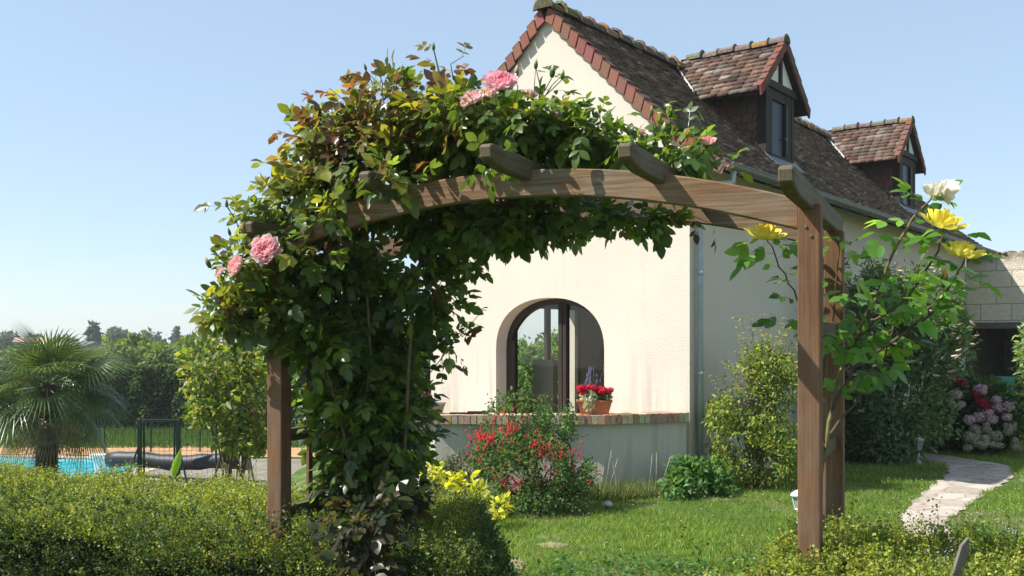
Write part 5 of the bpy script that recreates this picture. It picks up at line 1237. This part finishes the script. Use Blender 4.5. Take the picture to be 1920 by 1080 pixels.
for px in (262, 334):
    t = P(px, 787, 19.2); b = MB(); b.box((t[0]-GB[0]-.035, -.035, 0), (t[0]-GB[0]+.035, .035, t[2]+1.0), bev=.004); b.make('gate_post', M['green_metal'], gt)
x0, x1 = P(270, 0, 19.2)[0]-GB[0], P(327, 0, 19.2)[0]-GB[0]
b = MB(); b.tube([(x0, 0, .12), (x0, 0, 1.17), (x1, 0, 1.17), (x1, 0, .12), (x0, 0, .12)], .022, 6)
b.make('gate_frame', M['green_metal'], gt)
b = MB(); mesh_panel(b, (x0+GB[0], 19.2), (x1+GB[0], 19.2), -.85, .15, GB, .09, .2, .002); b.make('wire_mesh', M['green_metal'], gt)
for sx, px in ((-1, 262), (1, 334)):
    t = P(px, 0, 19.2)[0]-GB[0]; b = MB(); b.tube([(t, 0, .75), (t+sx*.22, -.15, 0)], .018, 6); b.make('brace', M['green_metal'], gt)
b = MB(); b.tube([(P(258, 0, 19.2)[0]-GB[0], 0, 1.20), (P(338, 0, 19.2)[0]-GB[0], 0, 1.20)], .018, 6); b.make('top_rail', M['green_metal'], gt)
n = 26000; Xg = RNG.uniform(-17, -3, n); Yg_ = RNG.uniform(25.4, 30.8, n); pg = np.stack([Xg, Yg_, zg(Xg, Yg_)], -1); dg = RNG.normal(0, .5, (n, 3)); dg[:, 2] = 1
V, F, C = leaves(pg, dg, RNG.normal(size=(n, 3)), RNG.uniform(.10, .26, n), palette(n, [(.05, .10, .02), (.08, .14, .03), (.03, .07, .015)]), T_BLADE, 1.4)
build('rough_grass', V, F, M['grass'], None, C, label='rough darker grass between the pool strip and the tall hedge', cat='grass', kind='stuff')
# palm
def palm():
    bx, by = P(88, 880, 13.0)[0], 13.0; z0 = zl(bx, by); top = P(88, 722, 13.0)[2]
    root = empty('fan_palm', (bx, by, z0), label='fan palm with shaggy brown trunk in front of the pool', cat='palm tree')
    b = MB(); h = top-z0; b.tube([(0, 0, 0), (.0, 0, h*.3), (.0, 0, h*.7), (.0, 0, h)], [.09, .12, .14, .11], 12); b.make('trunk', flat('palm_fibre', (.055, .04, .025), .95, .1, 0, .5, 25, .8), root)
    V = []; 
    n = 900; a = RNG.uniform(0, 2*math.pi, n); z = RNG.uniform(.1, h, n); p = np.stack([.12*np.cos(a), .12*np.sin(a), z], -1); d = np.stack([np.cos(a), np.sin(a), RNG.normal(-.6, .6, n)], -1)
    V, F, C = leaves(p, d, RNG.normal(size=(n, 3)), RNG.uniform(.06, .16, n), palette(n, [(.09, .06, .035), (.05, .035, .02), (.16, .11, .06)]), T_BLADE, 1.0); build('trunk_fibres', V, F, M['stem'], root, C)
    fronds = []
    def frond(az, el, L, R_, colr, k=38, hang=.0, seed=0):
        dirv = Vector((math.cos(az)*math.cos(el), math.sin(az)*math.cos(el), math.sin(el))); o0 = Vector((0, 0, h-.03))
        pts = [o0+dirv*L*t+Vector((0, 0, -.16*L*t*t)) for t in (0, .33, .66, 1)]; ax = (pts[3]-pts[2]).normalized()
        v, f = tube_vf(pts, [.013, .010, .008, .006], 5, False); parts = [(np.array([tuple(x) for x in v]), np.array([q_[:3] for q_ in f]+[(q_[0], q_[2], q_[3]) for q_ in f]), np.tile(np.array(colr)*1.2, (len(v), 1)))]
        side = ax.cross(Vector((0, 0, 1))).normalized(); nrm = side.cross(ax).normalized(); rv = random.gauss(0, .35); q_ = Matrix.Rotation(rv, 3, ax); side = q_@side; nrm = q_@nrm
        V = []; F = []; C = []
        for i in range(k):
            th = math.radians(-125+250*i/(k-1)); dd = ax*math.cos(th)+side*math.sin(th); r = R_*(1-.16*abs(th)/2.2)*random.uniform(.94, 1.05); w = r*.019
            sd = (dd.cross(nrm)).normalized(); o = len(V); tip = -.10*r-hang*r*random.uniform(.6, 1.2)
            fold = .5*w
            c0 = pts[3]+dd*r*.10; c1 = pts[3]+dd*r*.5+nrm*.06*r; c2 = pts[3]+dd*r+Vector((0, 0, tip))
            V += [c0-sd*w*.4, c0+nrm*fold*.4, c0+sd*w*.4, c1-sd*w, c1+nrm*fold, c1+sd*w, c2]
            F += [(o, o+1, o+4), (o, o+4, o+3), (o+1, o+2, o+5), (o+1, o+5, o+4), (o+3, o+4, o+6), (o+4, o+5, o+6)]
            C += [tuple(np.array(colr)*random.uniform(.75, 1.25))]*7
        parts.append((np.array([tuple(x) for x in V]), np.array(F), np.array(C))); V, F, C = cat(parts); build('frond', V, F, M['palm'], root, C)
    g1, g2, br = (.05, .09, .022), (.085, .125, .035), (.24, .19, .10)
    spec = []
    for i in range(11): spec.append((i*2*math.pi/11+random.uniform(-.2, .2), random.uniform(.75, 1.25), random.uniform(.35, .55), .62, g1 if i % 2 else g2, .0))
    for i in range(13): spec.append((i*2*math.pi/13+random.uniform(-.2, .2), random.uniform(.15, .6), random.uniform(.5, .72), .62, g2 if i % 2 else g1, .1))
    for i in range(15): spec.append((i*2*math.pi/15+random.uniform(-.2, .2), random.uniform(-.40, .10), random.uniform(.55, .8), .58, g1, .22))
    for i in range(8): spec.append((i*2*math.pi/8+random.uniform(-.2, .2), random.uniform(-1.25, -.7), random.uniform(.4, .8), .42, br if i % 2 else (.10, .11, .04), .5))
    for s in spec: frond(s[0], s[1], s[2], s[3], s[4], 36, s[5])
palm()
# yellow green bush-tree left of the arch
q = np.array([P(435, 900, 10.5)[0], 10.5, 0.]); q[2] = zl(q[0], q[1])
yb = shrub('yellow_green_bush', q, pb([(410, 690, 10.5, 70, 60, .5), (460, 740, 10.5, 60, 70, .5), (480, 660, 10.5, 50, 55, .4), (400, 760, 10.5, 50, 45, .4), (440, 640, 10.5, 50, 30, .35), (490, 810, 10.4, 40, 40, .35), (365, 700, 10.5, 28, 35, .3), (450, 820, 10.5, 40, 30, .3)]), 4000, .07, [(.09, .15, .025), (.15, .20, .035), (.05, .10, .02), (.26, .25, .06)], 'loose yellow-green rose bush with thin trunks standing left of the arch', 'rose bush', 18, (.12, .09, .05), fr=5, seed=19, gap=.05, droop=.2, rst=.013)
for i, (px, py, c1, c2) in enumerate([(485, 630, (.75, .14, .05), (.8, .25, .10)), (405, 700, (.6, .45, .25), (.65, .5, .3)), (432, 742, (.6, .42, .22), (.62, .48, .3)), (375, 672, (.55, .38, .1), (.6, .45, .2)), (475, 770, (.6, .3, .1), (.62, .4, .2))]):
    place('faded_bloom', rose_bloom(.045, c1, c2, 1.0, 3, 90+i), M['petal'], yb, P(px, py, 10.1), (random.gauss(0, .3), -.8, .5), q)
q = P(327, 905, 12.5); q[2] = zl(q[0], 12.5)
cl = empty('broad_leaf_plant', tuple(q), label='single bright green upright broad leaf in front of the gate', cat='plant')
bz = P(327, 855, 12.5)-q; V = []; F = []
for i in range(9):
    t = i/8; w = .055*math.sin(math.pi*min(1, t*1.02+.02))**.8; c = np.array((-.03+.10*t, 0, bz[2]-.28+t*.36)); V += [c+(-w, .02, 0), c+(0, -.01, .0), c+(w, .02, 0)]
    if i: F += [((i-1)*3, (i-1)*3+1, i*3+1, i*3), ((i-1)*3+1, (i-1)*3+2, i*3+2, i*3+1)]
build('leaf', V, np.array(F), M['leaf_s'], cl, np.tile(np.array((.20, .34, .03)), (len(V), 1)), True)
b = MB(); b.tube([(0, 0, 0), (-.02, 0, bz[2]-.25)], .012, 6, (.12, .2, .04)); b.make('stem', M['stem'], cl, usecol=True)
# big clipped hedge behind the pool
def big_hedge():
    x0, x1, y0, z0, z1 = -16.0, -2.6, 30.5, -1.0, .98; org = (-9.5, 31.3, -1.0)
    root = empty('tall_hedge', org, label='tall dark green hedge behind the pool fence', cat='hedge'); n = 26000
    k = RNG.uniform(0, 1, n) < .78; x = RNG.uniform(x0, x1, n); z = np.where(k, RNG.uniform(z0+.12, z1, n), z1); z = z+np.where(k, 0, .12*np.sin(x*1.3)); y = np.where(k, y0, RNG.uniform(y0, y0+1.5, n))
    p = np.stack([x, y, z], -1); p[:, 1] += .22*wob(p, 2.2, 33); p[:, 2] += np.where(z > .7, .15*wob(p, 1.6, 35), 0)
    nr = np.zeros((n, 3)); nr[:, 1] = np.where(k, -1, 0); nr[:, 2] = np.where(k, .3, 1); p = p-nr*RNG.uniform(0, .2, n)[:, None]
    d = nr*.5+RNG.normal(0, .7, (n, 3)); d[:, 2] -= .2
    V, F, C = leaves(p, d, nr*.7+RNG.normal(0, .5, (n, 3)), RNG.uniform(.08, .15, n), palette(n, [(.03, .065, .018), (.045, .09, .022), (.07, .12, .03)]), T_DIA, 1.1)
    build('foliage', V-np.array(org), F, M['leaf_s'], root, C)
    b = MB(); b.box((x0-org[0], .25+y0-org[1], 0), (x1-org[0], y0+1.4-org[1], 1.9)); b.make('shade_core', M['core'], root)
big_hedge()
def tree(name, px, pytop, Y, wpx, cols, label, n=900, lf=.35, group=None, conical=False, pybase=None, catg='tree', seed=0):
    base = P(px, HZ, Y); base[2] = -1.0; top = P(px, pytop, Y)[2]; Ht = top+1.0; W_ = wpx/FPX*Y/2
    root = empty(name, tuple(base), label=label, cat=catg, group=group)
    b = MB(); b.tube([(0, 0, 0), (W_*.05, 0, Ht*.35), (0, 0, Ht*.85)], [max(.05, Ht*.03), Ht*.02, Ht*.006], 6, (.07, .05, .035))
    for i in range(5):
        a = random.uniform(0, 6.28); b.tube([(0, 0, Ht*.3), (W_*.5*math.cos(a), W_*.5*math.sin(a), Ht*.65)], [Ht*.012, Ht*.004], 4, (.07, .05, .035))
    b.make('trunk', M['stem'], root, usecol=True)
    bl = []
    if conical:
        for i in range(6): t = i/5; bl.append(((0, 0, Ht*(.25+.7*t)), (W_*(1-t*.8), W_*(1-t*.8), Ht*.14)))
    else:
        for i in range(9):
            a = random.uniform(0, 6.28); rr_ = random.uniform(.1, .55); h = random.uniform(.35, .80)
            bl.append(((W_*rr_*math.cos(a), W_*rr_*math.sin(a), Ht*h), (W_*random.uniform(.4, .6), W_*.5, Ht*random.uniform(.14, .22))))
        bl.append(((0, 0, Ht*.82), (W_*.45, W_*.45, Ht*.17)))
    V, F, C = foliage(bl, n, lf, cols, shell=.6, gap=-.1, fr=3/W_, seed=seed+50, svar=.35); build('crown', V, F, M['leaf_s'], root, C)
    return root
MID = [(.06, .11, .03), (.09, .14, .035), (.12, .17, .045)]; FAR = [(.05, .075, .05), (.065, .09, .06), (.04, .06, .045)]
mids = [(215, 632, 46, 120, 'rounded green bush on the left rising above the tall hedge'), (300, 640, 50, 130, 'wide green bush behind the middle of the tall hedge'), (372, 628, 44, 110, 'tall loose bush behind the right part of the tall hedge'), (440, 640, 44, 120, 'green bush behind the yellow-green rose bush'), (150, 655, 52, 130, 'low pale bush right behind the fan palm'), (20, 650, 60, 170, 'broad low bush at the left edge behind the fan palm'), (520, 650, 42, 110, 'green bush showing between left post and climbing rose'), (640, 668, 40, 120, 'green bush hidden behind the climbing rose'), (262, 620, 60, 60, 'slender pointed young tree above the hedge bushes')]
for i, (px, py, Y, w, lab) in enumerate(mids): tree('leafy_bush' if i < 8 else 'young_tree', px, py, Y, w, MID if i % 3 else [(.09, .13, .03), (.13, .18, .04)], lab, 2600, .22, 'bushes beyond the tall hedge', seed=i, catg='bush' if i < 8 else 'tree')
fars = [(8, 622, 170, 70, 0, 'dark tree at the far left edge of the horizon'), (62, 628, 180, 50, 0, 'low dark tree left of the far house'), (122, 631, 200, 60, 0, 'low tree just right of the far house'), (175, 614, 150, 34, 1, 'dark pointed conifer on the horizon right of the palm'), (222, 618, 160, 62, 0, 'broad dark tree on the horizon right of the conifer'), (285, 620, 170, 70, 0, 'wide dark tree in the middle of the horizon line'), (330, 622, 180, 14, 1, 'narrow dark poplar on the horizon'), (352, 630, 190, 46, 0, 'low dark tree right of the narrow poplar'), (395, 628, 190, 60, 0, 'dark tree at the right end of the horizon line')]
for i, (px, py, Y, w, cn_, lab) in enumerate(fars): tree('distant_conifer' if cn_ else 'distant_tree', px, py, Y, w, FAR, lab, 900, .8, 'dark trees along the horizon', bool(cn_), seed=20+i)
# meadow band and distant scrub
n = 9000; Y = RNG.uniform(60, 200, n); X = RNG.uniform(-.55, -.15, n)*Y; p = np.stack([X, Y, -1+RNG.uniform(0, 1.4, n)*(.4+.6*(wob(np.stack([X, Y, X*0], -1), .08, 3) > 0))], -1)
d = RNG.normal(0, 1, (n, 3)); nr = RNG.normal(0, .5, (n, 3)); nr[:, 2] += .8
V, F, C = leaves(p, d, nr, .9, palette(n, [(.10, .13, .05), (.14, .17, .07), (.07, .10, .04)]), T_DIA); build('distant_scrub', V, F, M['leaf_s'], None, C, label='pale green scrub and meadow plants far beyond the hedge', cat='scrub', kind='stuff')
fh = empty('distant_house', (P(60, 645, 130)[0], 130, -1), .3, label='far low house with sandy walls half hidden by the palm', cat='house')
b = MB(); b.box((-1.8, -2, 0), (1.8, 2, 2.9)); b.make('wall', flat('sandy_wall', (.55, .42, .30), .9, .1), fh)
b = MB(); b.prism([(-2.3, 2.9), (2.3, 2.9), (0, 3.5)], 0, -2.0, 2.0); b.make('roof', flat('pinkish_roof', (.36, .24, .18), .9, .1), fh)
fh = empty('distant_house', (P(160, 645, 140)[0], 140, -1), -.2, label='far house with low grey roof right of the palm', cat='house')
b = MB(); b.box((-1.4, -2, 0), (1.4, 2, 2.4)); b.make('wall', flat('grey_wall', (.3, .28, .25), .9, .1), fh)
b = MB(); b.prism([(-2.3, 2.4), (2.3, 2.4), (0, 3.0)], 0, -1.6, 1.6); b.make('roof', flat('grey_roof', (.16, .15, .15), .9, .1), fh)

# ============================================================ small things on the right
sp_ = P(1795, 1050, 3.7)
b = MB(); b.prism([(-.02, -.0), (.02, 0), (.021, 1.0), (.0, 1.045), (-.02, 1.01)], 1, -.008, .008); o = b.make('wooden_stake', woodmat('grey_stake', 2, (.06, .052, .04), (.11, .10, .08), (.17, .15, .12), .4)); t = P(1806, 1016, 3.42)
o.location = (t[0]-.30, 3.40, 0); o.rotation_euler = (-.05, .36, .15); o.scale = (.8, 1.0, (t[2])/1.045/math.cos(.36)); tag(o, 'weathered grey wooden stake leaning out of the hedge at the bottom right', 'stake')
q = P(1888, 985, 5.6); q[2] = 0
ds = empty('daisy', tuple(q), label='two white daisies on thin stems above the hedge at the right', cat='flower')
for k, (dx, dz) in enumerate(((0, .62), (.04, .60))):
    b = MB(); b.tube([(0, 0, 0), (dx*.5, 0, dz*.5), (dx, 0, dz)], .002, 4, (.08, .13, .04)); b.make('stem', M['stem'], ds, usecol=True)
    a = np.arange(12)*2*math.pi/12; p = np.tile(np.array((dx, 0, dz)), (12, 1)); d = np.stack([np.cos(a), -.4*np.ones(12), np.sin(a)], -1)
    V, F, C = leaves(p, d, np.tile(np.array((0, -1., .3)), (12, 1)), .016, np.full((12, 3), .8), T_DIA, 1); build('petals', V, F, M['petal'], ds, C)
tb_ = P(1876, 735, 19.5)
tq = empty('teal_tub', (tb_[0], 19.5, 0), .3, label='teal plastic tub standing in the dark open bay', cat='tub')
V = []; F = []; lv_ = [(.75, .55), (1.0, .98), (1.06, .98), (1.06, 1.02), (.95, 1.02), (.72, .60)]
for s, z in lv_: V += [(-.2*s, -.16*s, z), (.2*s, -.16*s, z), (.2*s, .16*s, z), (-.2*s, .16*s, z)]
for k in range(5):
    for j in range(4): F.append((k*4+j, k*4+(j+1) % 4, (k+1)*4+(j+1) % 4, (k+1)*4+j))
F += [(3, 2, 1, 0), (20, 21, 22, 23)]; build('basin', V, F, M['teal'], tq)
b = MB()
for x in (-.12, .12):
    for y in (-.1, .1): b.tube([(x*1.3, y*1.3, 0), (x, y, .56)], .018, 5)
b.make('legs', M['teal'], tq)
st_ = P(1140, 950, 10.1)
b = MB(); b.lathe([(.035, 0), (.05, .02), (.04, .04), (.02, .055), (.005, .06)], (0, 0, 0), 9); o = b.make('white_stone', M['white_old'], smooth=True); o.location = (st_[0], 10.1, .01); tag(o, 'rounded pale stone in the grass right of the fuchsia', 'stone')
hz = MB(); hz.box((-405, -10, -4), (405, 1815, 9))
hm = bpy.data.materials.new('haze_air'); hm.use_nodes = True; hn = hm.node_tree; hn.nodes.clear()
vo = hn.nodes.new('ShaderNodeVolumePrincipled'); vo.inputs['Color'].default_value = (.93, .96, 1, 1); vo.inputs['Density'].default_value = .0007; vo.inputs['Anisotropy'].default_value = .3
oo = hn.nodes.new('ShaderNodeOutputMaterial'); hn.links.new(vo.outputs[0], oo.inputs['Volume'])
hz.make('haze', hm, kind='stuff')
SC.cycles.max_bounces = 6; SC.cycles.transparent_max_bounces = 8
